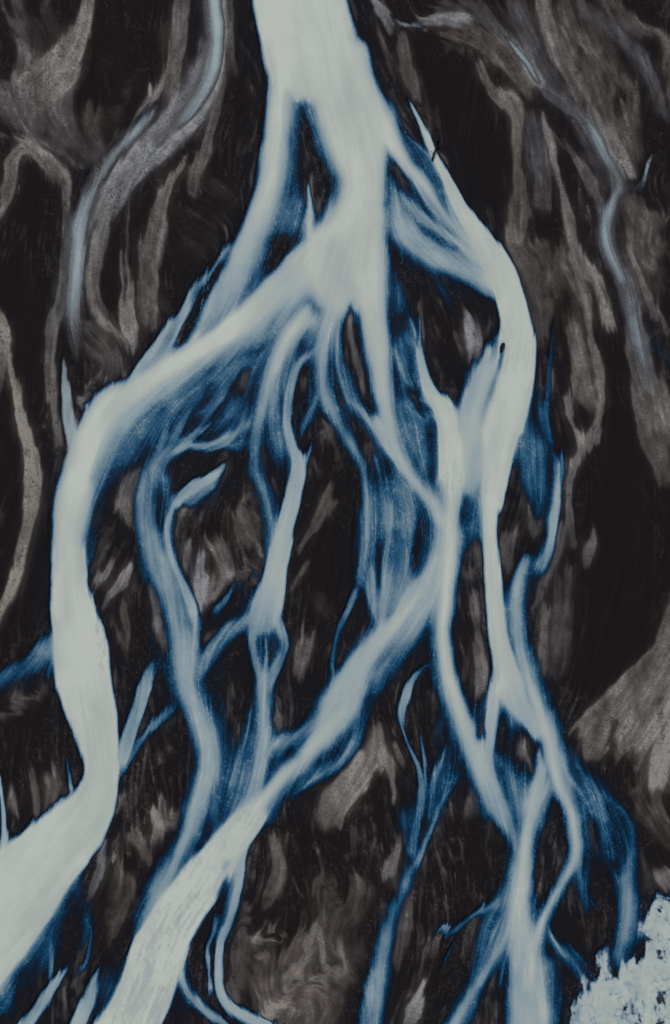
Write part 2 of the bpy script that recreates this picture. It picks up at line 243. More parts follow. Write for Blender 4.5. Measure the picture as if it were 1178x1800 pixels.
s('far_west_bar',3,5,.1,(17,630,3,.6),(24,670,7,.78),(33,712,10,.8),(47,757,13,.8),(57,805,14,.8),(60,850,14,.76),(57,890,14,.7),(46,946,10,.66),(28,1008,11,.76),(9,1055,13,.76),(-20,1105,15,.7),(-70,1180,18,.6))
s('far_west_knob',4,3,.2,(-25,540,20,.7),(-4,575,18,.76),(9,602,12,.74),(4,640,10,.55),(0,670,8,.4))
s('nw_plait',6,6,.35,(322,-90,16,.5),(318,-10,15,.55),(318,50,15,.58),(309,100,16,.56),(303,150,14,.5),(300,185,12,.4))
s('nw_plait',5,5,.3,(288,118,4,.6),(282,145,6,.66),(270,178,7,.66),(250,204,7,.6),(225,228,5,.45),(200,256,6,.4),(165,258,5,.35))
s('nw_milk',10,8,.85,(378,-60,18,.75),(378,0,18,.75),(380,60,20,.78),(368,120,27,.82),(342,175,33,.76),(304,225,33,.74),(260,270,31,.7),(222,312,27,.68),(194,345,26,.6),(170,385,26,.5),(150,430,24,.4))
s('nw_milk',4,4,.7,(240,250,5,.55),(215,290,8,.5),(190,330,8,.5),(165,360,8,.45),(150,400,8,.5))
s(G,3,5,.3,(392,100,5,.4),(388,150,6,.5),(378,205,8,.55),(362,262,12,.55),(348,300,14,.55),(338,330,9,.4))
s('nw_ribbon',4,5,.3,(332,268,4,.6),(318,296,6,.55),(303,325,8,.55),(283,372,12,.55),(272,410,18,.58),(262,460,18,.55),(262,520,18,.5),(266,560,16,.5),(268,580,10,.4))
s(G,4,4,.4,(292,400,5,.6),(284,440,6,.6),(276,475,6,.5))
s(G,3,3,.5,(218,340,4,.5),(224,375,4,.55),(226,415,4,.6),(226,440,5,.5))
s('nw_patch',4,3,.3,(219,450,6,.5),(224,480,9,.62),(230,510,10,.66),(222,545,16,.78),(232,575,14,.8),(238,600,8,.6))
s('nw_hook',4,4,.3,(186,345,8,.45),(180,400,13,.5),(167,450,13,.55),(163,500,12,.55),(172,545,9,.55),(192,574,9,.6),(218,590,9,.66),(238,603,5,.5))
s(G,16,16,.4,(150,560,18,.3),(175,600,30,.36),(195,640,28,.32),(170,670,20,.2))
s(G,4,4,.6,(210,615,4,.5),(220,640,6,.66),(224,668,6,.75))
s(G,5,5,.3,(142,712,8,.66),(160,690,5,.45),(176,672,6,.45))
s(G,3,3,.8,(186,690,4,.9),(192,668,3,.9),(205,680,3,.8))
s(G,4,4,.8,(276,585,3,.8),(280,570,4,.6))
s(G,4,4,.8,(290,630,4,.8),(310,616,4,.7))
# beside the trunk
s(G,5,4,.3,(400,-20,6,.4),(403,60,8,.45),(410,105,9,.4),(418,130,6,.25))
s(G,3,3,.4,(425,75,3,.35),(440,100,4,.45),(452,118,5,.4),(458,135,3,.3))
s(G,3,3,.4,(434,145,3,.5),(446,162,4,.5),(453,172,2,.4))
s(G,3,3,.5,(443,298,3,.5),(441,330,3,.4))
s('tongue_bar',5,4,.85,(640,-40,5,.6),(655,0,8,.62),(672,22,10,.6),(685,40,10,.56),(690,50,4,.4))
s('tongue_bar',6,4,.75,(726,44,4,.5),(752,36,8,.6),(785,32,13,.66),(812,36,13,.72),(828,40,7,.7))
s(G,8,8,.6,(760,15,14,.3),(800,10,20,.3),(840,22,18,.34),(870,45,14,.36),(900,80,10,.3))
s(G,4,4,.3,(664,50,5,.4),(675,85,6,.45),(684,118,6,.45),(690,130,5,.35))
s('trunk_bar',5,3,.25,(705,66,12,.42),(712,100,12,.46),(718,135,12,.44),(728,165,11,.42),(738,190,7,.4))
for i in range(12):
    s(G,1.5,1.5,.5,(664+i%3*8+i*1.2,92+i*11,1.5,.4),(676+i%3*9+i*1.6,93+i*12,2.5,.5),(692+i%4*8+i*1.6,101+i*11.4,1.5,.35))
s('snag_bar',2,2,.2,(772,268,4,.6),(780,274,6,.7),(786,284,4,.6))
# north-east
s('ne_bar',8,8,.15,(770,66,12,.3),(815,66,18,.42),(856,72,24,.5),(895,98,26,.55),(925,138,24,.58),(940,166,14,.5))
s('ne_bar',5,5,.2,(836,112,6,.5),(858,145,10,.55),(880,172,13,.66),(904,190,16,.68),(909,230,9,.66),(909,280,9,.55),(914,330,12,.5),(912,375,18,.5),(905,420,20,.5))
s(G,8,8,.8,(928,205,16,.4),(940,255,18,.36),(950,315,20,.38),(955,360,20,.35))
s(G,3,3,.6,(935,270,4,.55),(945,310,5,.6),(955,340,4,.5))
s('ne_ridge',3,5,.35,(958,215,5,.6),(966,250,9,.66),(970,285,5,.65),(984,325,4,.6),(992,355,7,.6),(1000,390,10,.6),(1010,430,9,.55))
s(G,5,5,.35,(958,222,3,.5),(985,242,4,.55),(1012,270,6,.5),(1030,300,9,.45),(1045,335,9,.45),(1055,365,6,.4))
s(G,10,10,.75,(890,5,16,.32),(920,50,18,.36),(945,95,20,.38),(962,130,18,.38),(1000,175,16,.36),(1040,225,18,.4),(1075,285,16,.5),(1092,310,12,.45))
s(G,8,8,.95,(850,22,6,.3),(880,50,7,.5),(905,85,8,.5),(930,115,12,.6),(955,155,14,.56),(990,180,13,.5),(1020,205,12,.56),(1050,245,12,.62),(1074,285,13,.62),(1090,315,12,.62),(1084,340,10,.55),(1066,385,14,.6),(1070,440,15,.6),(1094,490,14,.6),(1108,540,15,.62),(1120,600,18,.62),(1132,650,15,.6),(1146,700,8,.5))
s('ne_apron',3,10,.3,(953,-60,10,.55),(957,0,12,.6),(968,55,14,.62),(988,100,16,.58),(1010,140,18,.55),(1030,180,18,.5),(1060,225,18,.58),(1086,262,16,.66),(1104,295,10,.75),(1112,312,5,.7))
s(G,14,14,.25,(990,40,20,.36),(1025,90,30,.42),(1060,140,36,.44),(1080,190,34,.42),(1100,240,30,.4),(1120,270,18,.4))
for n in (((985,60),(1000,95),(1030,105),(1060,95)),((1010,140),(1040,120),(1060,150),(1062,200)),((1000,50),(1020,80),(1050,85),(1080,90)),((1030,150),(1042,180),(1050,205)),((1100,135),(1118,170),(1110,220),(1100,260)),((960,20),(985,50),(1005,70))):
    s(G,4,4,.25,*[(x,y,5,.62) for x,y in n])
s(G,8,8,.3,(1040,-30,14,.4),(1065,0,16,.42),(1095,32,16,.4),(1125,52,14,.4),(1155,50,9,.5),(1178,75,8,.35))
s(G,12,12,.9,(1005,-10,14,.3),(1050,30,18,.36),(1095,65,16,.42),(1130,110,18,.5),(1155,160,16,.46),(1168,210,12,.35))
s(G,8,6,.2,(1180,60,14,.5),(1176,120,10,.45),(1185,180,14,.4))
for r in (14,26,38):
    s(G,3,3,.5,*[(1176+r*c*1.0,318+r*q*1.2,3,.5) for c,q in ((-.3,-.95),(-.85,-.5),(-1,.1),(-.7,.7),(0,1))])
s(G,10,10,.3,(1110,370,16,.4),(1130,395,20,.45),(1160,380,18,.42),(1120,430,18,.4),(1140,465,16,.45),(1165,440,18,.34))
s(G,4,4,.35,(1104,455,4,.4),(1130,508,6,.5),(1148,538,7,.5),(1165,560,6,.45),(1178,590,6,.4))
s('east_apron',4,14,.3,(1100,590,5,.5),(1112,650,9,.52),(1126,705,16,.55),(1142,750,22,.5),(1158,795,20,.45),(1175,850,18,.3))
s(G,10,10,.3,(1150,670,16,.4),(1165,720,18,.42),(1178,770,18,.4))
# right middle
s('knob_bar',6,4,.2,(896,400,12,.5),(905,430,18,.55),(915,452,14,.45))
s(G,10,10,.2,(925,470,22,.42),(948,445,20,.44),(955,480,22,.38),(935,510,24,.3),(950,545,22,.28),(955,600,20,.2))
s(G,8,8,.2,(985,440,12,.4),(975,480,18,.36),(965,520,18,.3),(985,470,16,.38))
s('hook_bar',4,4,.3,(990,395,8,.4),(1010,425,10,.5),(1013,455,10,.62),(1030,482,10,.62),(1050,502,11,.58),(1062,532,10,.62),(1074,575,9,.7),(1080,584,4,.5))
s('split_bar',4,4,.3,(992,465,6,.5),(1012,495,10,.55),(1028,530,10,.55),(1036,570,9,.55),(1045,617,10,.58),(1052,665,8,.6),(1054,706,7,.6),(1046,748,9,.66),(1030,775,8,.66),(1021,800,6,.6))
s('split_bar',4,6,.25,(998,555,7,.5),(1010,600,15,.55),(1022,645,24,.56),(1032,685,24,.5),(1042,710,12,.4))
s('split_bar',3,3,.4,(1003,680,4,.6),(998,705,5,.62),(1004,740,5,.62),(1015,768,6,.66),(1021,800,6,.62),(1014,825,6,.6),(1004,852,8,.56),(1001,890,8,.56),(1005,930,9,.5),(1009,955,6,.4))
s(G,6,6,.3,(960,640,8,.3),(966,660,6,.4),(960,690,10,.25))
s(G,6,6,.7,(992,920,9,.5),(980,965,9,.5),(962,1015,9,.46),(943,1065,8,.44))
s(G,4,4,.4,(1044,945,5,.5),(1038,965,10,.58),(1028,995,6,.4))
s(G,6,6,.25,(962,1075,9,.5),(958,1105,8,.5),(951,1165,10,.52),(948,1195,8,.4))
s(G,14,14,.5,(995,1000,20,.3),(990,1060,24,.3),(985,1120,24,.3),(975,1180,20,.3))
s(G,8,8,.4,(944,905,14,.45),(938,930,14,.4))
s(G,6,6,.3,(893,940,12,.3),(893,972,14,.42),(890,1000,8,.3))
s(G,4,4,.5,(821,1014,8,.45),(834,1020,6,.4))
s(G,5,5,.3,(832,1050,10,.3),(834,1075,9,.5),(838,1110,7,.4),(842,1150,10,.56),(848,1190,11,.62),(846,1222,11,.6))
s(G,3,3,.5,(812,1140,4,.4),(822,1170,5,.45),(815,1195,6,.4))
s('inner_spit',5,5,.5,(912,1300,5,.5),(918,1320,8,.62),(934,1345,7,.55),(945,1370,5,.4))
s(G,8,8,.2,(835,1385,12,.35),(830,1412,14,.48),(822,1435,10,.35))
s(G,4,4,.5,(890,1480,4,.3),(848,1475,4,.3),(842,1490,3,.3))
for x,y,h in ((812,1500,30),(822,1540,26),(838,1560,34),(860,1500,26),(848,1590,26),(800,1560,22),(790,1500,26),(870,1540,22),(780,1600,26),(952,1510,24),(960,1540,26),(975,1500,22)):
    s(G,3,3,.3,(x-4,y-h*.6,2,.4),(x,y,5,.52),(x+4,y+h*.6,2,.4))
# the big tan bar on the right
s('tan_bar',2,2,.12,(1000,1278,4,.7))
s('bar_foot',5,5,.12,(1120,1378,8,.4),(1130,1385,8,.4),(1118,1398,8,.35),(1105,1375,8,.3))
s(G,10,10,.1,(1150,1400,14,.34),(1155,1430,14,.28))
s('se_bar',5,10,.3,(1158,1535,8,.5),(1175,1545,22,.55),(1195,1560,26,.5))
# centre
s('centre_bar',8,5,.15,(656,1266,8,.5),(662,1300,15,.62),(656,1335,20,.7),(632,1368,26,.76),(604,1396,28,.72),(578,1425,22,.6),(562,1455,12,.4))
s('centre_bar',4,4,.25,(668,1310,10,.6),(682,1338,9,.66),(688,1365,6,.62),(696,1392,4,.6),(692,1412,4,.6))
s(G,4,4,.3,(692,1300,5,.5),(700,1330,7,.5),(708,1345,5,.4))
s(G,3,3,.3,(700,1395,3,.6),(690,1408,3,.6),(710,1385,4,.4),(722,1360,5,.4))
s(G,4,4,.4,(688,1245,4,.5),(690,1272,6,.55),(696,1290,4,.5))
s('south_bar',6,6,.15,(478,1462,6,.4),(486,1490,12,.5),(490,1525,13,.5),(478,1565,12,.45),(464,1595,8,.4))
s(G,4,4,.15,(508,1455,4,.4),(504,1480,6,.45),(497,1510,6,.4))
for n in (((535,1504),(548,1516),(557,1532)),((506,1540),(520,1562),(536,1580)),((494,1568),(508,1584),(520,1598)),((545,1510),(540,1550),(548,1585)),((562,1560),(560,1590),(574,1606),(604,1604)),((616,1450),(620,1480),(612,1520)),((622,1460),(626,1480),(622,1508)),((664,1470),(656,1496),(646,1528)),((628,1550),(650,1535),(668,1530))):
    s(G,3,3,.3,*[(x,y,3.5,.5) for x,y in n])
s('flake_bar',3,5,.4,(700,1480,5,.5),(690,1505,10,.66),(682,1530,9,.66),(672,1555,4,.6))
s(G,20,20,.12,(590,1620,30,.34),(560,1660,40,.4),(520,1700,44,.42),(490,1750,44,.42),(560,1760,50,.42),(520,1820,50,.4))
s(G,18,18,.12,(640,1560,26,.34),(610,1610,26,.36),(560,1560,20,.3),(600,1720,30,.3))
for n in (((500,1768),(512,1740),(528,1708)),((545,1738),(575,1710),(600,1690)),((440,1662),(470,1650),(500,1640)),((560,1640),(566,1670),(570,1700)),((470,1790),(500,1765),(520,1760)),((590,1650),(600,1690),(590,1720)),((450,1680),(470,1676),(462,1690)),((480,1615),(472,1635),(440,1655)),((560,1610),(545,1640),(540,1680),(500,1720))):
    s(G,5,5,.15,*[(x,y,7,.6) for x,y in n])
s('south_scree',8,8,.1,(468,1800,14,.7),(478,1782,12,.66),(500,1765,10,.6))
s(G,8,8,.15,(402,1730,14,.3),(410,1760,12,.4),(425,1660,16,.4),(432,1620,8,.35),(428,1560,8,.3),(436,1510,6,.3))
s('knuckle',3,4,.6,(742,1752,8,.8),(735,1768,10,.75),(722,1790,14,.62),(715,1815,12,.6))
s(G,3,3,.3,(782,1768,4,.5),(780,1785,4,.4))
s(G,3,3,.3,(752,1655,4,.5),(744,1690,5,.5),(738,1715,5,.4),(728,1745,4,.3))
s(G,6,6,.3,(690,1530,8,.3),(715,1600,8,.3),(705,1660,8,.35),(696,1700,8,.3))
# between long left channel and second channel
s('west_leaf',6,3,.1,(236,1455,8,.45),(244,1478,16,.55),(256,1500,13,.5),(258,1520,4,.4))
s('ring_bar',4,4,.25,(270,1418,4,.8),(274,1440,8,.7),(280,1462,11,.7),(268,1486,6,.55))
s('ring_bar',4,4,.2,(284,1408,5,.6),(286,1424,8,.6),(296,1444,10,.64),(306,1425,7,.6),(308,1415,4,.5),(282,1460,8,.66))
s(G,3,3,.3,(262,1322,5,.5),(256,1345,5,.5),(246,1375,4,.5),(240,1405,4,.4),(236,1420,3,.3))
s(G,3,3,.3,(298,1305,4,.5),(303,1322,5,.5))
s(G,4,4,.3,(204,1415,8,.5),(214,1410,6,.5),(212,1425,3,.5))
s(G,4,4,.8,(187,1465,5,.5),(182,1500,8,.6),(170,1540,9,.6),(160,1565,7,.5))
s(G,8,8,.12,(215,1530,14,.35),(212,1565,16,.42),(205,1590,14,.35),(225,1560,12,.4),(200,1640,12,.3),(205,1475,9,.35))
s(G,3,3,.4,(266,1380,3,.6),(268,1385,3,.6))
s(G,6,6,.2,(64,1360,4,.4),(64,1387,9,.52),(68,1420,8,.5),(72,1445,8,.4))
s(G,6,6,.12,(92,1362,12,.35),(95,1390,14,.44),(88,1420,10,.35))
s(G,5,5,.2,(22,1400,6,.5),(19,1425,9,.6),(26,1436,5,.5))
s('crescent',5,5,.12,(30,1486,8,.5),(48,1466,11,.55),(70,1450,9,.5),(88,1438,5,.35))
s(G,12,12,.3,(-10,1255,10,.35),(25,1248,14,.4),(60,1228,12,.4),(85,1215,8,.3))
s(G,3,3,.8,(80,1098,4,.6),(78,1105,4,.6))
s('heel_bar',6,4,.35,(236,815,8,.5),(228,845,14,.62),(218,876,14,.62),(228,908,6,.5),(236,935,4,.4))
s(G,3,3,.5,(200,985,3,.5),(185,1008,6,.6),(166,1030,7,.6),(160,1045,4,.5))
s('blade_bar',3,3,.5,(234,1004,2,.6),(226,1020,5,.62),(212,1036,8,.6),(192,1053,8,.55),(178,1078,4,.4))
s(G,4,4,.4,(243,1035,3,.4),(244,1070,4,.4))
s(G,6,4,.4,(262,1020,3,.5),(274,1062,7,.58),(279,1100,9,.6),(290,1140,6,.5))
s(G,5,5,.1,(215,1075,5,.35),(222,1095,7,.4),(224,1125,6,.36),(214,1155,5,.3),(200,1090,4,.3),(190,1110,4,.3))
# between second and third
s(G,6,6,.9,(350,970,8,.6),(353,1020,12,.7),(354,1060,12,.75),(348,1090,6,.7))
s('grey_bar',6,6,.35,(358,950,8,.4),(378,960,16,.5),(392,980,16,.5),(398,1010,14,.5),(382,1030,16,.6),(366,1050,10,.66))
s(G,6,6,.5,(326,965,8,.5),(326,1000,6,.45))
s(G,6,6,.4,(318,905,8,.42),(300,850,6,.5),(295,875,5,.4),(318,920,6,.4))
s(G,4,4,.4,(372,1108,6,.6),(366,1124,4,.6))
s(G,4,4,.4,(407,1000,7,.6),(403,1020,8,.66),(420,1010,5,.5),(440,990,3,.4),(462,975,3,.6),(464,990,2,.6))
s(G,12,12,.2,(420,900,24,.3),(440,940,24,.32),(430,880,18,.25))
s(G,3,3,.5,(476,830,4,.5),(480,850,4,.4),(486,870,4,.3))
s(G,3,3,.4,(540,818,5,.5),(545,832,4,.4),(536,850,3,.4))
s('oval_streak',5,6,.2,(594,862,6,.45),(582,872,12,.52),(570,900,10,.5),(556,926,7,.48),(540,948,6,.45),(522,966,5,.4))
s(G,8,8,.25,(540,990,8,.3),(525,1010,9,.35),(512,1030,8,.3))
s('oval_foot',6,6,.25,(536,1110,6,.4),(536,1135,10,.55),(530,1158,13,.56),(522,1180,10,.45))
s(G,8,8,.2,(560,1040,18,.16),(570,1080,12,.2))
s(G,3,3,.3,(512,1145,3,.5),(524,1148,3,.5))
s(G,3,3,.4,(640,1010,2,.4),(618,1050,3,.5),(604,1080,3,.45),(578,1148,4,.5),(572,1160,3,.4))
s(G,3,3,.4,(636,1120,4,.8),(632,1140,4,.8),(628,1160,3,.7))
s(G,5,5,.4,(725,1002,4,.6),(722,1018,4,.6))
s(G,6,6,.8,(669,905,10,.4),(668,930,7,.4))
s(G,6,6,.6,(740,910,6,.4),(742,930,6,.4))
s(G,6,6,.6,(690,995,8,.4),(688,1005,8,.5))
# under the trunk
s(G,4,4,.4,(617,550,5,.4),(614,585,7,.4),(626,620,7,.46),(632,655,6,.5),(640,680,5,.4))
s(G,4,4,.4,(432,650,8,.36),(436,672,10,.36),(428,690,6,.3))
s(G,4,4,.4,(537,655,6,.4),(534,680,6,.45))
s(G,3,3,.3,(553,310,3,.5),(548,330,5,.6),(556,355,6,.5),(562,380,3,.4))
s(G,5,5,.2,(535,265,5,.3),(534,290,5,.35),(545,275,6,.3))
s(G,4,4,.4,(570,740,5,.5),(582,760,7,.4),(560,770,6,.3))
for n in (((690,470),(705,490),(720,515)),((735,540),(745,580),(742,610)),((760,625),(768,645)),((775,655),(770,690),(775,700)),((748,500),(770,530),(785,560)),((800,580),(812,610),(816,632)),((760,590),(780,600)),((790,690),(800,680)),((725,690),(735,702)),((630,730),(648,760),(655,790)),((600,690),(612,720)),((545,800),(560,840)),((575,760),(590,790),(600,820))):
    s(G,3,3,.5,*[(x,y,4.5,.45) for x,y in n])
s('fork_spit',5,5,.8,(822,555,5,.5),(832,585,14,.66),(836,615,13,.72),(832,640,9,.6))
s(G,4,4,.4,(860,560,5,.4),(856,580,5,.45),(868,555,4,.4))
s(G,4,4,.4,(850,470,8,.3),(868,520,6,.4))
for n in (((470,1195),(490,1225),(494,1250)),((480,1290),(488,1260),(498,1250)),((404,1310),(416,1290),(418,1275)),((410,1230),(416,1210)),((620,1190),(640,1180)),((690,1190),(700,1160),(720,1150)),((700,1205),(690,1230))):
    s(G,3,3,.4,*[(x,y,4,.5) for x,y in n])

# dark marks on the silt
D = []
def d(e, *n): D.append((e, n))
d(5,(858,118,4,.8),(872,134,11,.95),(888,155,9,.95),(900,162,4,.7))
d(4,(1028,170,6,.8),(1030,182,5,.8)); d(5,(1092,150,10,.8),(1088,195,7,.8),(1098,205,5,.8)); d(6,(1015,85,6,.7),(1025,92,5,.7))
d(4,(1078,1278,7,.9),(1072,1300,4,.85),(1066,1326,5,.9)); d(2,(1142,1322,2,.9),(1134,1338,3,.9),(1122,1362,2.5,.95))
d(3,(1156,1214,3,.7),(1168,1222,4,.6)); d(5,(1070,1336,12,.8),(1095,1350,14,.8)); d(3,(1100,1268,2,.4),(1092,1300,2,.4))
d(4,(944,205,3,.7),(960,215,4,.8),(985,235,5,.8),(1010,255,10,.7))
d(4,(222,470,3,.6),(226,500,3,.5),(222,520,4,.6)); d(3,(360,985,3,.6),(372,1030,3,.7)); d(3,(384,1000,3,.6),(386,1030,2,.6))
d(5,(998,520,8,.6),(990,505,6,.6)); d(3,(1065,520,3,.5),(1080,560,4,.5)); d(8,(975,560,14,.6),(985,620,16,.7),(985,680,14,.7))
d(5,(1015,705,8,.9),(1012,730,12,.95),(1018,755,8,.9),(1030,728,8,.8))
d(6,(288,1428,6,.7),(286,1418,5,.6)); d(6,(458,1560,10,.85),(455,1610,14,.9),(470,1640,10,.85),(495,1630,8,.7))
d(6,(672,1350,10,.8),(665,1390,22,.9),(660,1410,20,.7)); d(5,(605,880,6,.6),(590,830,16,.5))

CHOP = [((170,1000,18,.7),(172,1060,26,1),(182,1120,26,1),(188,1180,22,.8)), ((150,900,18,.4),(148,960,16,.5)), ((385,1490,36,.5),(340,1560,46,.8),(310,1620,46,.9),(285,1690,46,.9),(260,1760,50,.8),(230,1810,50,.8)),
 ((518,815,14,.9),(517,860,14,1),(506,910,14,.9),(494,960,16,.6)), ((795,820,22,.7),(794,860,20,.7)), ((748,1020,20,.8),(715,1070,22,.8)), ((625,1210,24,.8),(604,1250,30,.8)), ((465,1410,20,.6),(430,1450,22,.7)), ((735,640,8,.8),(750,680,12,.7)), ((908,560,24,.3),(915,640,30,.4)), ((920,1560,24,.4),(915,1620,30,.6),(925,1700,44,.8),(928,1800,44,.9)), ((545,420,14,.5),(530,460,20,.4))]
cut(40,(585,430,26,1),(600,480,36,1),(610,520,26,1),k=.06)
cut(30,(520,480,26,1),(480,545,30,1),(420,585,20,1),k=.05)

w('lower',18,18,(880,1330,22,.6),(900,1370,34,.66),(915,1410,34,.76),(922,1440,26,.85))
w('lower',16,16,(868,1390,28,.74),(890,1432,26,.78),(905,1470,18,.8))
w('lower',8,8,(946,1325,8,.62),(952,1355,14,.74),(944,1390,20,.82),(932,1420,22,.9))
w('far_east',10,10,(1040,1370,9,.5),(1052,1400,12,.6),(1058,1432,14,.6),(1064,1468,16,.52),(1078,1505,16,.46))
w('far_east',14,14,(1103,1530,22,.62),(1105,1590,25,.62),(1098,1650,24,.62))
w('film',10,10,(1090,1460,14,.4),(1100,1480,14,.42))
w('lower',10,14,(965,1690,18,.5),(972,1740,18,.44),(972,1800,18,.44))
s('tan_bar',6,6,.45,(1190,1270,16,.86),(1172,1310,18,.86),(1158,1350,18,.86),(1146,1386,14,.78))
s('g',12,12,.1,(1120,1420,20,.26),(1150,1440,24,.26),(1180,1470,24,.24))
s('g',10,10,.3,(1120,1500,14,.2),(1135,1560,14,.2))

s('g',16,16,.2,(905,415,16,.3),(930,470,30,.32),(955,530,30,.26),(960,600,26,.18))
s('g',16,16,.2,(985,440,26,.3),(1005,520,30,.28),(1020,600,26,.26),(1028,670,22,.26))
s('g',14,14,.25,(1000,20,30,.3),(1040,90,44,.32),(1075,170,46,.32),(1100,240,34,.34))
s('g',14,14,.7,(880,0,30,.22),(925,60,34,.22),(965,120,24,.2))
s('g',18,18,.3,(1120,360,34,.26),(1135,440,34,.26),(1150,520,24,.22))
s('g',14,14,.25,(1120,640,20,.32),(1145,720,30,.36),(1165,800,28,.3))
s('g',14,14,.8,(1010,215,18,.26),(1045,270,22,.28),(1070,330,18,.26))
d(6,(985,260,9,.8),(1000,310,15,.9),(1022,360,15,.9),(1040,400,14,.85))
d(6,(1048,530,9,.8),(1052,590,9,.8),(1070,620,10,.7))
s('g',16,16,.4,(20,50,30,.2),(90,60,34,.2),(60,180,60,.22))
s('g',16,16,.35,(160,600,46,.2),(195,560,30,.2),(215,640,30,.2))
s('g',14,14,.3,(300,60,26,.2),(300,140,22,.2))
s('g',20,20,.3,(330,440,40,.1),(360,380,40,.1),(400,330,36,.1))
s('g',20,20,.12,(450,1700,40,.26),(520,1740,60,.3),(600,1660,50,.22),(480,1790,50,.3))
w('film',14,14,(420,1480,16,.6),(410,1540,22,.54),(402,1600,20,.52),(388,1645,14,.5))

# mid-blue washes between the strands
for n in (((640,880,14,.4),(650,950,16,.46),(655,1010,16,.5),(668,1060,16,.56)),((700,860,20,.5),(722,890,20,.52),(744,905,16,.48)),((845,720,10,.6),(835,780,14,.66),(832,840,14,.6)),
          ((888,1190,26,.84),(890,1225,18,.7),(885,1255,14,.55)),((600,1240,30,.7),(560,1280,26,.66),(520,1310,18,.6)),((640,1255,14,.7),(626,1300,14,.64),(596,1345,12,.62),(550,1375,10,.6)),
          ((410,760,18,.5),(440,735,16,.55),(452,700,14,.5)),((430,700,16,.4),(400,725,18,.44),(370,745,16,.46)),((250,835,12,.5),(290,850,16,.56),(296,900,14,.56),(300,950,12,.6)),
          ((380,1190,18,.3),(390,1240,16,.3),(400,1290,14,.36)),((385,1310,16,.5),(383,1370,18,.48),(378,1430,16,.46),(368,1480,12,.5))):
    w('film',14,14,*n)
for n in (((975,560,4,.2),(968,640,6,.3),(962,720,7,.36),(968,780,7,.44)),((940,830,3,.4),(950,860,5,.46),(945,900,5,.4)),((925,800,3,.44),(935,850,5,.44),(945,880,6,.38)),((985,800,4,.5),(990,830,5,.5),(984,870,4,.4))):
    w('film',4,4,*n)

for n in (((562,680,8,.6),(548,715,9,.52),(536,745,8,.46),(528,770,5,.36)),((596,560,7,.66),(592,620,8,.62),(600,670,8,.6),(618,715,8,.6)),((700,560,8,.5),(704,610,8,.52),(715,655,8,.52),(735,690,8,.56)),
          ((700,700,7,.56),(712,750,8,.54),(728,790,8,.5),(748,825,7,.5)),((690,760,7,.6),(704,800,8,.56),(720,830,8,.6)),((660,800,7,.56),(668,850,7,.54),(676,900,6,.5)),((720,860,7,.58),(730,910,6,.54),(728,960,5,.46)),
          ((655,870,5,.54),(660,930,6,.54),(652,985,6,.58)),((500,640,8,.56),(488,690,8,.52),(480,740,8,.5)),((520,600,8,.62),(508,640,7,.56),(498,690,6,.5)),((540,640,6,.56),(545,680,6,.5),(540,710,5,.44)),
          ((800,880,6,.75),(806,930,7,.7),(808,970,6,.6)),((850,800,7,.8),(846,850,8,.76),(845,900,8,.7),(846,950,6,.6)),((970,1310,6,.7),(1000,1370,8,.6),(1030,1410,8,.5),(1052,1460,7,.44)),((1010,1345,5,.56),(1050,1385,7,.52),(1095,1425,7,.46),(1110,1455,6,.44)),
          ((935,1660,6,.9),(950,1710,7,.84),(958,1770,8,.8)),((905,1640,6,.86),(890,1690,6,.76),(880,1740,6,.6)),((980,1655,4,.56),(1005,1690,5,.54),(1025,1725,5,.5)),((890,1600,6,.66),(868,1640,7,.64),(848,1690,7,.56),(836,1720,5,.4))):
    w('film',7,7,*n)

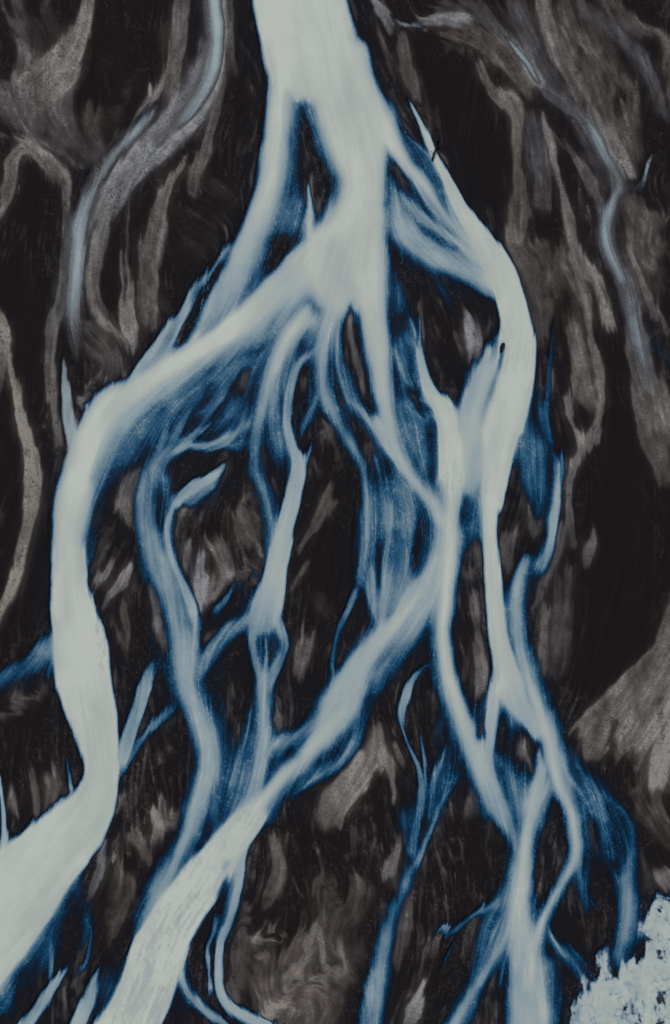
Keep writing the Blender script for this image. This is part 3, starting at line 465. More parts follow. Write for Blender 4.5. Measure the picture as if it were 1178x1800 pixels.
cut(9,(893,1690,5,1),(886,1740,11,1),(872,1800,17,1),(850,1860,20,1),k=.9)
cut(8,(1046,1448,8,1),(1047,1490,9,1),k=.9)
cut(10,(1052,1530,14,1),(1062,1590,20,1),(1070,1640,14,1),k=.9)
cut(8,(905,1285,6,1),(914,1325,9,1),(934,1355,7,1),k=.8)
cut(8,(1010,1600,12,1),(1016,1650,14,1),k=.85)
RG = 'arms of the braided river'
WL = {
 'film': ('shallow_water', 'thin clear blue water spread between the milky channels', 'water', None),
 'fork_left': ('river_channel', 'white arm left of the narrow dark island below the main channel, fading to blue downstream', 'river channel', RG),
 'bank_creek': ('river_channel', 'thin pale creek slanting down along the left edge of the fading fork arm', 'creek', RG),
 'trunk': ('river_channel', 'widest solid white main channel pouring in at the top centre', 'river channel', RG),
 'west': ('river_channel', 'long broad white channel sweeping left and down to the lower left corner', 'river channel', RG),
 'west_fan': ('river_channel', 'blue fan of shallow water leaking left out of the long left channel', 'river channel', RG),
 'jag_creek': ('river_channel', 'pale blue creek with a jagged right edge joining the long left channel', 'creek', RG),
 'blue_creek': ('river_channel', 'narrow deep blue creek slanting from the second channel to the long left one', 'creek', RG),
 'second': ('river_channel', 'steel blue winding channel just right of the long left channel, fed by feathery threads', 'river channel', RG),
 'second_twig': ('river_channel', 'slim pale creek with a bright pointed head curling into the steel blue winding channel', 'creek', RG),
 'third_left': ('river_channel', 'pale arm leaving the underside of the big left bend and narrowing as it drops', 'river channel', RG),
 'third_right': ('river_channel', 'rough edged pale channel along the left side of the large black oval island', 'river channel', RG),
 'third_lower': ('river_channel', 'narrow straight blue channel with a white core below the small eye shaped island', 'river channel', RG),
 'link_creek': ('river_channel', 'short blue creek linking the oval island channel to the steel blue winding channel', 'creek', RG),
 'middle': ('river_channel', 'blue and white channel bordering the right side of the large black oval island', 'river channel', RG),
 'middle_left_twin': ('river_channel', 'slim blue strand crossing from the slender dark island into the straight white arm', 'creek', RG),
 'middle_right': ('river_channel', 'straight white arm dropping from the trunk right of the slender dark island', 'river channel', RG),
 'central': ('river_channel', 'white central channel starting at a frayed thin tip and running straight down', 'river channel', RG),
 'outer': ('river_channel', 'bright white channel bowing far out on the right with a dark rock in it', 'river channel', RG),
 'outer_arm': ('river_channel', 'white streaked arm leaving the right flank of the main channel', 'river channel', RG),
 'fan': ('river_channel', 'brushed light blue fan of water under the white streaked right arm', 'river channel', RG),
 'east': ('river_channel', 'white channel farthest right in the lower half, bending twice beside the tan bar', 'river channel', RG),
 'lower': ('river_channel', 'broad pale channel at the bottom right that frays into several tails', 'river channel', RG),
 'far_east': ('river_channel', 'grainy blue channel dropping into the blotchy white shoal', 'river channel', RG),
 'diagonal': ('river_channel', 'big white diagonal channel slanting from the centre right down to the bottom left', 'river channel', RG),
 'tail': ('river_channel', 'twisted thin grey white creek hanging right of the diagonal channel near the bottom', 'creek', RG),
 'small_sw': ('river_channel', 'small forked grey blue creek between the two white channels at the bottom left', 'creek', RG),
 'small_s': ('river_channel', 'short pale creek hugging the left edge of the diagonal channel at the bottom', 'creek', RG),
 'south': ('river_channel', 'isolated blue creek gathering thin threads and leaving at the bottom centre', 'creek', RG),
 'south_head': ('river_channel', 'short pale tongue of water at the head of the thin blue threads', 'creek', RG),
 'north_west': ('river_channel', 'faint icy creek curving down the upper left side among grey silt', 'creek', RG),
 'north_west_top': ('river_channel', 'pale icy creek cut by the top border left of the main channel', 'creek', RG),
 'north_west_tip': ('river_channel', 'short pointed grey blue creek joining the outside of the big left bend', 'creek', RG),
 'north_east_head': ('river_channel', 'short faint blue dash of water above the winding upper right creek', 'creek', RG),
 'north_east_side': ('river_channel', 'faint grey water streak near the top of the right border', 'creek', RG),
 'north_tongue': ('river_channel', 'tiny blue trickle at the left end of the pale silt tongue', 'creek', RG),
 'north_east': ('river_channel', 'thin faint blue creek winding down the upper right side among brown silt', 'creek', RG),
 'shoal': ('white_shoal', 'blotchy white shoal speckled with dark holes in the lower right corner', 'shoal', None),
}
SG_ = 'silt bars on the black sand'
def b(n, lab, cat='silt bar'): return (n, lab, cat, SG_)
SL = {
 'nw_band': b('silt_bar', 'hard edged grey brown silt bar in the top left corner'),
 'arch_bar': b('silt_bar', 'arch shaped grey silt bar beside the left border below the corner bar'),
 'nw_bank': b('silt_bar', 'narrow brown bank along the left side of the faint icy creek'),
 'far_west_bar': b('silt_bar', 'long thin curved olive grey silt bar near the left border'),
 'far_west_knob': b('silt_bar', 'rounded grey silt knob cut by the left border above the long curved bar'),
 'nw_plait': b('silt_bar', 'brown silt strip with a pointed tongue left of the icy creek at the top'),
 'nw_milk': b('silt_bar', 'smooth bluish grey silt bed around the icy creek on the upper left'),
 'nw_ribbon': b('silt_bar', 'two toned grey ribbon of silt ending square in black sand right of the icy creek'),
 'nw_patch': b('silt_bar', 'bright crumbly silt patch just left of the square ended ribbon'),
 'nw_hook': b('silt_bar', 'grey hook of silt curving right from the icy creek to the crumbly patch'),
 'tongue_bar': b('silt_bar', 'pale grey silt tongue right of the main channel at the top'),
 'trunk_bar': b('silt_bar', 'brown upright silt bar close to the right edge of the main channel'),
 'snag_bar': b('silt_bar', 'tiny ragged silt lump beside the dead branch'),
 'ne_bar': b('silt_bar', 'brown branching silt bar with a dark slot and a long leg, upper right'),
 'ne_ridge': b('silt_bar', 'slim pale silt ridge hanging left of the faint blue creek on the upper right'),
 'ne_strand': b('silt_bar', 'bluish grey silt strand that carries the faint blue creek on the upper right'),
 'ne_apron': b('silt_bar', 'light brown edge of the wide mottled silt apron in the top right'),
 'east_apron': b('silt_bar', 'grey brown silt slope right of the faint blue creek near the right border'),
 'knob_bar': b('silt_bar', 'knobby oval brown silt mound right of the bright outer channel'),
 'hook_bar': b('silt_bar', 'finger of brown silt pointing down into the black sand left of the blue creek'),
 'split_bar': b('silt_bar', 'long brown silt bar split around a small black hole'),
 'inner_spit': b('silt_bar', 'small brown spit between the two lowest white channels on the right'),
 'tan_bar': b('silt_bar', 'largest smooth tan silt bar with dark scratches at the right border'),
 'bar_foot': b('silt_bar', 'small ring of brown silt at the foot of the large tan bar'),
 'se_bar': b('silt_bar', 'brown silt wedge above the blotchy white shoal at the right border'),
 'centre_bar': b('silt_bar', 'pale grey forked silt bar under the big diagonal channel'),
 'south_bar': b('silt_bar', 'ragged upright silt bar below the bend where the diagonal channel narrows'),
 'flake_bar': b('silt_bar', 'small leaf shaped silt flake left of the isolated blue creek'),
 'south_scree': b('silt_bar', 'bright crumbly silt at the end of the twisted creek on the bottom border'),
 'knuckle': b('silt_bar', 'small pale silt knuckle on the bottom border right of the isolated blue creek'),
 'west_leaf': b('silt_bar', 'dim brown leaf shaped patch left of the ring shaped bar'),
 'ring_bar': b('silt_bar', 'ring shaped silt bar on the black island between the two left channels'),
 'crescent': b('silt_bar', 'brown crescent of silt against the long left channel near the left border'),
 'heel_bar': b('silt_bar', 'grey wedge of silt between the long left channel and the steel blue channel'),
 'blade_bar': b('silt_bar', 'blade shaped silt flake pointing up beside the long left channel'),
 'grey_bar': b('silt_bar', 'pale grey cracked silt bar right of the steel blue channel'),
 'oval_streak': b('silt_bar', 'brown slanting streak of silt high on the large black oval island'),
 'oval_foot': b('silt_bar', 'small brown silt patch at the foot of the large black oval island'),
 'fork_spit': b('silt_bar', 'feathery grey spit left of the neck of the bright outer channel'),
}

import bpy, bmesh, math, time
import numpy as np
T0 = time.time()
C = bpy.context.scene.collection
H = 1.75                        # survey cell, decimetres
X0, Y0, NX, NY = -120.0, -120.0, 810, 1167
gx = X0 + H*np.arange(NX); gy = Y0 + H*np.arange(NY)
PX, PY = np.meshgrid(gx, gy)
PX = PX.astype(np.float32); PY = PY.astype(np.float32)

def vnoise(x, y, scale, seed):
    r = np.random.RandomState(seed)
    n = 256
    t = r.rand(n, n).astype(np.float32)
    u = x/scale + 1000.; v = y/scale + 1000.
    iu = np.floor(u).astype(np.int32); iv = np.floor(v).astype(np.int32)
    fu = u - iu; fv = v - iv
    fu = fu*fu*fu*(fu*(fu*6-15)+10); fv = fv*fv*fv*(fv*(fv*6-15)+10)
    iu &= n-1; iv &= n-1; iu1 = (iu+1) & (n-1); iv1 = (iv+1) & (n-1)
    a = t[iv, iu]; b = t[iv, iu1]; c = t[iv1, iu]; e = t[iv1, iu1]
    return (a + (b-a)*fu + (c-a)*fv + (a-b-c+e)*fu*fv) - .5
def fbm(x, y, scale, seed, octs=4, gain=.5):
    o = 0; g = 1.
    for k in range(octs):
        o = o + g*vnoise(x + 37*k, y - 53*k, scale/2**k, seed+k); g *= gain
    return o
def sstep(x):
    x = np.clip(x, 0, 1); return x*x*(3-2*x)
def blur(a, r, n=2):
    for _ in range(n):
        for ax in (0, 1):
            p = np.pad(a, [(r+1, r) if i == ax else (0, 0) for i in (0, 1)], mode='edge')
            c = np.cumsum(p, axis=ax, dtype=np.float64)
            a = ((c[2*r+1:] - c[:-2*r-1]) if ax == 0 else (c[:, 2*r+1:] - c[:, :-2*r-1]))/(2*r+1)
    return a.astype(np.float32)

# the flow lines wander a little and their margins are frayed
wx = PX + 4*vnoise(PX, PY, 46, 1) + 1.8*vnoise(PX, PY, 17, 2) + 1.0*vnoise(PX, PY, 7, 3)
wy = PY + 4*vnoise(PX, PY, 46, 4) + 1.8*vnoise(PX, PY, 17, 5) + 1.0*vnoise(PX, PY, 7, 6)
gxw = wx + 7*vnoise(PX, PY*.4, 24, 11) + 4*vnoise(PX, PY*.5, 9, 12) + 2.5*vnoise(PX, PY*.7, 4, 15)
gyw = wy + 10*vnoise(PX, PY*.5, 24, 13) + 6*vnoise(PX, PY*.6, 9, 14)

def spline(nodes):
    P = np.array(nodes, float)
    if len(P) < 2: P = np.vstack([P, P + [[0, 4, 0, 0]]])
    Q = np.vstack([2*P[0]-P[1], P, 2*P[-1]-P[-2]])
    Q[0, 2:] = P[0, 2:]; Q[-1, 2:] = P[-1, 2:]
    out = []
    for i in range(1, len(Q)-2):
        L = math.hypot(*(Q[i+1, :2]-Q[i, :2]))
        n = max(1, int(L/max(5, .35*Q[i, 2])))
        t = (np.arange(n)/n)[:, None]
        a, b, c, e = Q[i-1], Q[i], Q[i+1], Q[i+2]
        pt = .5*(2*b + (c-a)*t + (2*a-5*b+4*c-e)*t**2 + (3*b-a-3*c+e)*t**3)
        pt[:, 2:] = b[2:] + (c[2:]-b[2:])*t
        out.append(pt)
    out.append(P[-1:])
    r = np.vstack(out); r[:, 2] = np.maximum(r[:, 2], .8)
    return r

def stroke(nodes, el, er, X, Y, pad=12, soft=1.4):
    """coverage, strength and direction of one flow line over the survey grid"""
    R = spline(nodes)
    m = R[:, 2].max() + pad
    i0 = max(0, int((R[:, 0].min()-m-X0)/H)); i1 = min(NX, int((R[:, 0].max()+m-X0)/H)+2)
    j0 = max(0, int((R[:, 1].min()-m-Y0)/H)); j1 = min(NY, int((R[:, 1].max()+m-Y0)/H)+2)
    if i1 <= i0 or j1 <= j0: return None
    sh = (j1-j0, i1-i0)
    D_ = np.full(sh, -1e9, np.float32); SG = np.zeros(sh, np.float32); MM = np.zeros(sh, np.float32)
    WW = np.ones(sh, np.float32); TX = np.zeros(sh, np.float32); TY = np.zeros(sh, np.float32)
    xs = X[j0:j1, i0:i1]; ys = Y[j0:j1, i0:i1]
    for k in range(len(R)-1):
        p, q = R[k], R[k+1]
        r = max(p[2], q[2]) + pad
        a0 = max(0, int((min(p[0], q[0])-r-gx[i0])/H)); a1 = min(sh[1], int((max(p[0], q[0])+r-gx[i0])/H)+2)
        b0 = max(0, int((min(p[1], q[1])-r-gy[j0])/H)); b1 = min(sh[0], int((max(p[1], q[1])+r-gy[j0])/H)+2)
        if a1 <= a0 or b1 <= b0: continue
        sl = (slice(b0, b1), slice(a0, a1))
        dx, dy = q[0]-p[0], q[1]-p[1]
        L2 = dx*dx+dy*dy+1e-9; L = math.sqrt(L2)
        rx = xs[sl]-p[0]; ry = ys[sl]-p[1]
        t0 = (rx*dx+ry*dy)/L2; t = np.clip(t0, 0, 1)
        ww = p[2]+(q[2]-p[2])*t
        ex, ey = rx-t*dx, ry-t*dy
        if k == 0 or k == len(R)-2:                    # short rounded ends
            o_ = (np.minimum(t0, 0) if k == 0 else 0) + (np.maximum(t0-1, 0) if k == len(R)-2 else 0)
            ex = ex + 1.2*o_*dx; ey = ey + 1.2*o_*dy
        dd = ww - np.hypot(ex, ey)
        # compare in units of the local width so that wide lines win inside
        better = dd > D_[sl]
        D_[sl] = np.where(better, dd, D_[sl])
        SG[sl] = np.where(better, dx*ry-dy*rx, SG[sl])
        WW[sl] = np.where(better, ww, WW[sl])
        MM[sl] = np.where(better, p[3]+(q[3]-p[3])*t, MM[sl])
        TX[sl] = np.where(better, dx/L, TX[sl]); TY[sl] = np.where(better, dy/L, TY[sl])
    e = np.where(SG > 0, el, er)
    e = np.minimum((e+1.2)*np.clip(e/6, 1, soft), np.maximum(WW*(1.45 if soft < 2 else 1.75), 1.5))
    A = sstep(D_/e + (.28 if soft < 2 else .25))
    return (slice(j0, j1), slice(i0, i1)), A, MM, TX, TY, D_, SG

M = np.zeros((NY, NX), np.float32); OW = np.zeros((NY, NX), np.int16); OB = np.zeros((NY, NX), np.float32)
FX = np.zeros((NY, NX), np.float32); FY = np.full((NY, NX), .03, np.float32)
owners = []
def oid(n):
    if n not in owners: owners.append(n)
    return owners.index(n)+1
MC = np.zeros((NY, NX), np.float32); TINT = np.zeros((NY, NX), np.float32); SOFT = np.zeros((NY, NX), np.float32)
HALO = np.clip(.75 + 1.7*fbm(PX, PY*.6, 40, 51, 4), .1, 1.3)
def ink(o, el, er, res):
    if res is None: return
    sl, A, MM, TX, TY, D_, SG = res
    v = A*MM
    if max(el, er) < 9: MC[sl] = np.maximum(MC[sl], v)
    if max(el, er) >= 9: SOFT[sl] = np.maximum(SOFT[sl], sstep(D_/14+1))
    if o.startswith('north'): TINT[sl] = np.maximum(TINT[sl], sstep(D_/8+1))
    if max(el, er) >= 9 and o != 'film':               # thin clear water beyond a soft margin
        e = np.where(SG > 0, el, er).astype(np.float32)
        v = np.maximum(v, np.where(e >= 9, .30*np.minimum(1, MM*1.05)*sstep(D_/(1.6*np.maximum(e, 9))+.9)*HALO[sl], 0))
    M[sl] = (M[sl]**12 + v**12)**(1/12)
    k = oid(o); pri = v*(.55 if o == 'film' else 1)
    b = pri > OB[sl]
    OB[sl] = np.where(b, pri, OB[sl]); OW[sl] = np.where(b & (pri > .01), k, OW[sl])
    FX[sl] += A*A*MM*TX; FY[sl] += A*A*MM*TY
for o, el, er, n in W:
    if o == 'film' and len(n) > 2 and max(el, er) > 9:
        n = list(n); n[0] = n[0][:3]+(n[0][3]*.45,); n[-1] = n[-1][:3]+(n[-1][3]*.45,)
    ink(o, el, er, stroke(n, el, er, wx, wy, 12 if max(el, er) < 9 or o == 'film' else 14+1.3*max(el, er), 2.7))
M = np.minimum(M, 1.0)
for e, k, n in CUT:
    res = stroke(n, e, e, wx, wy)
    if res is None: continue
    sl, A, MM, TX, TY, D_, _ = res
    M[sl] *= 1-k*A*MM; MC[sl] *= 1-k*A*MM

def poly(pts, soft, X, Y):
    P = np.array(pts, float)
    inside = np.zeros(X.shape, bool); dist = np.full(X.shape, 1e9, np.float32)
    for (x1, y1), (x2, y2) in zip(P, np.roll(P, -1, 0)):
        c = ((y1 > Y) != (y2 > Y)) & (X < (x2-x1)*(Y-y1)/((y2-y1) or 1e-9)+x1)
        inside ^= c
        dx, dy = x2-x1, y2-y1
        t = np.clip(((X-x1)*dx+(Y-y1)*dy)/(dx*dx+dy*dy+1e-9), 0, 1)
        dist = np.minimum(dist, np.hypot(X-x1-t*dx, Y-y1-t*dy))
    return sstep(np.where(inside, dist, -dist)/soft+.4)

# blotchy white shoal
jx = np.searchsorted(gx, 930); jy = np.searchsorted(gy, 1480)
sl = (slice(jy, NY), slice(jx, NX))
qx = gxw[sl] + 10*fbm(PX[sl], PY[sl], 22, 71); qy = gyw[sl] + 10*fbm(PX[sl], PY[sl], 22, 75) + 34*fbm(PX[sl], PY[sl]*.22, 15, 78, 3)
SHOAL = np.zeros_like(M)
SHOAL[sl] = poly([(985,1840),(1001,1795),(1018,1760),(1034,1722),(1052,1676),(1062,1668),(1078,1708),(1100,1716),(1120,1668),(1130,1618),(1146,1592),(1178,1566),(1320,1500),(1320,1960),(980,1960)], 30, qx, qy)
bl = fbm(PX[sl]*1.2, PY[sl], 24, 81, 4, .6); bl2 = fbm(PX[sl], PY[sl]*.6, 60, 91, 4, .6)
hol = sstep((bl-.26)/.3)
sp_ = fbm(PX[sl], PY[sl], 9, 97, 2, .7)
SHOAL[sl] = sstep(SHOAL[sl]*5)*sstep((SHOAL[sl] + .8*fbm(PX[sl]*1.3, PY[sl]*.5, 26, 83, 4, .6) - .25)/.4)
vein = sstep(1-np.abs(fbm(PX[sl], PY[sl], 22, 87, 4, .6))/.10)*sstep((bl+.12)*4)
mm = SHOAL[sl]*np.clip(.96 - .42*sstep((bl2-.0)*2.6) - .22*np.clip(sp_, 0, 1) - .34*vein, 0, 1)*(1-.8*hol)
M[sl] = M[sl]*(1-SHOAL[sl]) + mm
OW[sl] = np.where(SHOAL[sl] > .3, oid('shoal'), OW[sl])

# silt
SI = np.zeros_like(M); HU = np.full((NY, NX), .35, np.float32); HWT = np.full((NY, NX), .05, np.float32)
SO = np.zeros((NY, NX), np.int16); SB = np.full((NY, NX), .16, np.float32); sown = []
def sid(n):
    if n not in sown: sown.append(n)
    return sown.index(n)+1
def silt(o, hue, sl, v, TX=None, TY=None):
    SI[sl] = (SI[sl]**4 + v**4)**.25
    HU[sl] = (HU[sl]*HWT[sl] + hue*v)/(HWT[sl]+v); HWT[sl] += v
    if o != 'g':
        b = v > SB[sl]
        SB[sl] = np.where(b, v, SB[sl]); SO[sl] = np.where(b, sid(o), SO[sl])
    if TX is not None:
        FX[sl] += v*TX*.8; FY[sl] += v*TY*.8
for o, el, er, hue, n in S:
    n = [p if len(p) == 4 else p for p in n]
    big = max(q_[2] for q_ in n) > 6
    n = [(a_, b_, c_*1.06+1.6, min(.95, d_*1.22+.03)) if big else (a_, b_, c_, d_*.9) for a_, b_, c_, d_ in n]
    r_ = stroke(n, el, er, gxw, gyw)
    if r_ is None: continue
    sl_, A, MM, TX, TY, D_, _ = r_
    silt(o, hue, sl_, A*MM, TX, TY)
jx = np.searchsorted(gx, 960); j0 = np.searchsorted(gy, 980); j1 = np.searchsorted(gy, 1460)
sl = (slice(j0, j1), slice(jx, NX))
tan = poly([(994,1279),(1010,1264),(1036,1246),(1052,1230),(1068,1208),(1092,1186),(1122,1156),(1150,1126),(1160,1104),(1170,1070),(1180,1048),(1240,960),(1330,980),(1330,1400),(1178,1396),(1160,1398),(1145,1390),(1128,1368),(1108,1348),(1094,1334),(1067,1330),(1048,1338),(1030,1328),(1014,1304),(1010,1284)], 4, wx[sl]+.5*(gxw[sl]-wx[sl]), wy[sl]+.5*(gyw[sl]-wy[sl]))
tan *= 1-.45*sstep((PY[sl]-1290)/110)
silt('tan_bar', .2, sl, .74*tan, np.full(tan.shape, -.5, np.float32)*tan, np.full(tan.shape, .7, np.float32)*tan)
for e, n in D:
    r_ = stroke(n, e, e, gxw, gyw)
    if r_: SI[r_[0]] *= 1-r_[1]*r_[2]
SI = np.minimum(SI, 1)

# direction of flow, and streaks drawn out along it
ang = 1.5708 + 1.5*fbm(PX, PY*.5, 90, 21, 3)
FX += .12*np.cos(ang); FY += .12*np.sin(ang)
FX = blur(FX, 3) + .35*blur(FX, 14) + .12*blur(FX, 45); FY = blur(FY, 3) + .35*blur(FY, 14) + .12*blur(FY, 45)
n_ = np.hypot(FX, FY)+1e-6; FX /= n_; FY /= n_
def lic(noise, steps, fx, fy):
    acc = noise.copy(); ii, jj = np.meshgrid(np.arange(NX, dtype=np.float32), np.arange(NY, dtype=np.float32))
    for sg in (1, -1):
        x = ii.copy(); y = jj.copy()
        for k in range(steps):
            xi = np.clip(x+.5, 0, NX-1).astype(np.int32); yi = np.clip(y+.5, 0, NY-1).astype(np.int32)
            x += sg*fx[yi, xi]; y += sg*fy[yi, xi]
            xi = np.clip(x+.5, 0, NX-1).astype(np.int32); yi = np.clip(y+.5, 0, NY-1).astype(np.int32)
            acc += noise[yi, xi]
    acc -= acc.mean(); acc /= acc.std()
    return acc
rs = np.random.RandomState(5)
white = rs.rand(NY, NX).astype(np.float32)-.5
LW = lic(white + 1.6*blur(rs.rand(NY, NX).astype(np.float32)-.5, 1, 1)*2, 22, FX, FY)      # long water streaks
LG = lic(blur(rs.rand(NY, NX).astype(np.float32)-.5, 1, 1), 14, FX, FY)                        # short silt streaks
LB = lic(blur(rs.rand(NY, NX).astype(np.float32)-.5, 4, 1), 26, FX, FY)                       # broad silt streaks
def drift(f, steps, slip):
    """spread a field along the flow; slip frays its ends into streaks"""
    ii, jj = np.meshgrid(np.arange(NX, dtype=np.float32), np.arange(NY, dtype=np.float32))
    acc = np.zeros_like(f); n = 0
    for sg in (1, -1):
        x = ii + slip*FX; y = jj + slip*FY
        for k in range(steps):
            xi = np.clip(x+.5, 0, NX-1).astype(np.int32); yi = np.clip(y+.5, 0, NY-1).astype(np.int32)
            acc += f[yi, xi]; n += 1
            x = x + sg*FX[yi, xi]; y = y + sg*FY[yi, xi]
    return acc/n
LF = lic((rs.rand(NY, NX) > .972).astype(np.float32), 34, FX, FY)
FL = lic((rs.rand(NY, NX) > .965).astype(np.float32), 6, FX, FY)
M = np.where(SHOAL > .2, M, drift(M, 6, 2.6*LB+1.2*LW))
TINT = blur(TINT, 3)
LP = lic(blur(rs.rand(NY, NX).astype(np.float32)-.5, 9, 2), 44, FX, FY)                       # broad ribbons
sf = blur(np.where(SHOAL > .1, 0, SOFT), 4, 1)*.75
M = M*(1-sf) + sf*(.55*blur(M, 2, 2) + .45*blur(M, 5, 2))
MC = drift(MC, 6, 2.6*LB+1.2*LW)
M = np.maximum(M, np.where(SHOAL > .1, 0, MC*.97))
TINT = np.maximum(TINT, .55*sstep(SHOAL*3))
SI = drift(SI, 6, 5*LB+1.5*LG)
SI = np.maximum(SI, .72*blur(SI, 6, 2))
print('fields', round(time.time()-T0, 1))

LR = lic(blur(rs.rand(NY, NX).astype(np.float32)-.5, 2, 1), 16, FX, FY)
LR2 = LR*.7 + 5*fbm(PX, PY, 12, 63, 3)
# milkiness with streaks: thin water shows them, deep water hardly
st = .5*LW + .8*LB
mid = np.exp(-((M-.45)/.26)**2)
core = sstep((M-.8)/.15)
chop = np.zeros_like(M)
for n_ in CHOP:
    sl_, A, MM, *_ = stroke(n_, 14, 14, wx, wy); chop[sl_] = np.maximum(chop[sl_], A*MM)
chn = fbm(PX, PY*.6, 9, 33, 3, .8)
MF = M + .04*mid*st*sstep(M/.15) + .055*mid*np.clip(LF-.3, -.8, 3) + .2*mid*fbm(PX, PY*.7, 45, 35, 3)*sstep(M/.3)
MF += .05*np.exp(-((M-.72)/.14)**2)*(LB + .4*LW)
MF += core*(-.02 + .008*LB + .004*LW + .055*fbm(PX, PY*.5, 80, 31, 4) - chop*(.03*np.clip(LG, -1, 2.5) + .08*np.clip(chn, 0, 1)))
MF += .075*(rs.rand(NY, NX).astype(np.float32)-.5)*sstep(M*4)*(1-.75*core)
MF = np.clip(MF, 0, 1)*sstep(M/.04)
WET = np.clip(1.6*blur(np.minimum(M, .6), 14, 3), 0, 1)
MF += .16*np.exp(-(LR2/.15)**2)*np.exp(-((M-.42)/.16)**2)*sstep((WET-.2)/.3)
MF = np.maximum(MF, .40*sstep((LF-.9+1.6*fbm(PX, PY, 50, 57, 3))/1.3)*sstep((WET-.3)/.3)*(M < .5)*(PX < 1050))

# silt with streaks, patches and clean black sand
patch = .6*fbm(PX, PY*.55, 70, 41, 5, .55) + .13*LP; fine = fbm(PX, PY*.6, 14, 47, 3)
quiet = np.zeros_like(M)
for n_ in ([(1100,760,40,.9),(1090,900,70,1),(1090,1020,80,1),(1060,1130,50,1),(1030,1200,40,1)], [(20,480,50,1),(60,600,30,.9),(10,760,40,1),(60,1000,30,1),(30,1080,50,.9)], [(40,960,60,.9),(85,850,26,.9)], [(800,130,50,.8),(830,230,60,.9),(850,330,50,.9)],[(200,60,50,.7),(190,160,50,.6)],[(560,960,50,.6),(570,1060,50,.7)]):
    sl_, A, MM, *_ = stroke(n_, 30, 30, wx, wy); quiet[sl_] = np.maximum(quiet[sl_], A*MM)
south = sstep((PY-1100)/300); 
tex = np.clip(.3*LG + .34*LB + 1.4*patch + .7*fine - .35, 0, 2) + .34*np.clip(FL-.9, 0, 3)*sstep((patch+.5*fine+.25)*2.2)
low = (.3 + .1*south)*(1-.9*quiet)*tex
ero = sstep(SI/.34 + .26*LB + .08*LG + .3*fine - .12)
vm = sstep((fbm(PX, PY*.7, 48, 65, 3)+.12)*4)
low = low + .30*np.exp(-(LR2/.16)**2)*vm*(1-.85*quiet)
SF = 1.12*SI*(.25+.75*ero)*np.clip(.88 + (.05*LG + .09*LB + .35*fine + .3*patch)*(1-.6*sstep((SI-.6)/.25)), .3, 1.3)
SF *= 1 - .45*np.exp(-((LR2-.9)/.14)**2)*sstep((fbm(PX, PY*.7, 40, 69, 3)+.05)*4)
SF = np.clip((SF**3+low**3)**(1/3), 0, 1)
SF = np.clip(SF + (.03 + SF*.22)*(rs.rand(NY, NX).astype(np.float32)-.5) + .014*np.clip(LG, -1, 3)*(.6+SF)*(1-.7*quiet), 0, 1)
WET = np.clip(1.6*blur(np.minimum(M, .6), 14, 3), 0, 1)

# heights in metres (the survey is in decimetres)
ZG = .05 + .16*SI + .10*(patch+.4) + .018*LG + .02*LB
ZG = ZG*(1-sstep(M*5)) - .7*M - .03*sstep(M*8)
ZWt = 0.0*M + .004*LB
ZWt += np.where(SHOAL > .3, .06 + .1*np.clip(fbm(PX, PY, 20, 61, 4), -.5, .6), 0)

def wxy(px, py): return (px-589.)/10., (900.-py)/10.
VX, VY = wxy(PX, PY)

def mesh_from_mask(name, fmask, Z, attrs, mat):
    """one mesh object from the survey cells that belong to it"""
    j, i = np.nonzero(fmask)
    a = j*NX+i
    q = np.stack([a, a+NX, a+NX+1, a+1], 1)
    u, inv = np.unique(q.ravel(), return_inverse=True)
    co = np.stack([VX.ravel()[u], VY.ravel()[u], Z.ravel()[u]], 1).astype(np.float32)
    return raw_mesh(name, co, inv.astype(np.int32).reshape(-1, 4), {k: v.ravel()[u] for k, v in attrs.items()}, mat)
def raw_mesh(name, co, quads, attrs, mat):
    me = bpy.data.meshes.new(name)
    me.vertices.add(len(co)); me.vertices.foreach_set('co', co.ravel())
    me.loops.add(quads.size); me.loops.foreach_set('vertex_index', quads.ravel())
    me.polygons.add(len(quads)); me.polygons.foreach_set('loop_start', np.arange(0, quads.size, 4, dtype=np.int32))
    me.polygons.foreach_set('use_smooth', np.ones(len(quads), bool))
    for k, v in attrs.items():
        at = me.attributes.new(k, 'FLOAT', 'POINT'); at.data.foreach_set('value', np.ascontiguousarray(v, np.float32))
    me.update(calc_edges=True); me.validate()
    me.materials.append(mat)
    o = bpy.data.objects.new(name, me); C.objects.link(o)
    return o

# ---------------------------------------------------------------- materials
def lin(r, g, b):
    f = lambda c: c/12.92 if c <= .04045 else ((c+.055)/1.055)**2.4
    return [f(v/255) for v in (r, g, b)]
GAIN = 0.66
def ramp_rgb(nt, fac, stops):
    r = nt.nodes.new('ShaderNodeValToRGB'); r.color_ramp.interpolation = 'LINEAR'
    el = r.color_ramp.elements
    while len(el) < len(stops): el.new(.5)
    for e, (p, c) in zip(el, stops):
        e.position = p; e.color = [v/GAIN for v in lin(*c)]+[1]
    nt.links.new(fac, r.inputs[0]); return r.outputs[0]
def attr(nt, n):
    a = nt.nodes.new('ShaderNodeAttribute'); a.attribute_name = n; return a.outputs['Fac']
def math_(nt, op, a, b):
    m = nt.nodes.new('ShaderNodeMath'); m.operation = op
    for i, v in enumerate((a, b)):
        if hasattr(v, 'is_output'): nt.links.new(v, m.inputs[i])
        else: m.inputs[i].default_value = v
    return m.outputs[0]
def mixc(nt, f, a, b, bt='MIX'):
    m = nt.nodes.new('ShaderNodeMix'); m.data_type = 'RGBA'; m.blend_type = bt
    for s_, v in ((m.inputs[0], f), (m.inputs[6], a), (m.inputs[7], b)):
        if hasattr(v, 'is_output'): nt.links.new(v, s_)
        elif isinstance(v, (int, float)): s_.default_value = v
        else: s_.default_value = [c/GAIN for c in lin(*v)]+[1]
    return m.outputs[2]
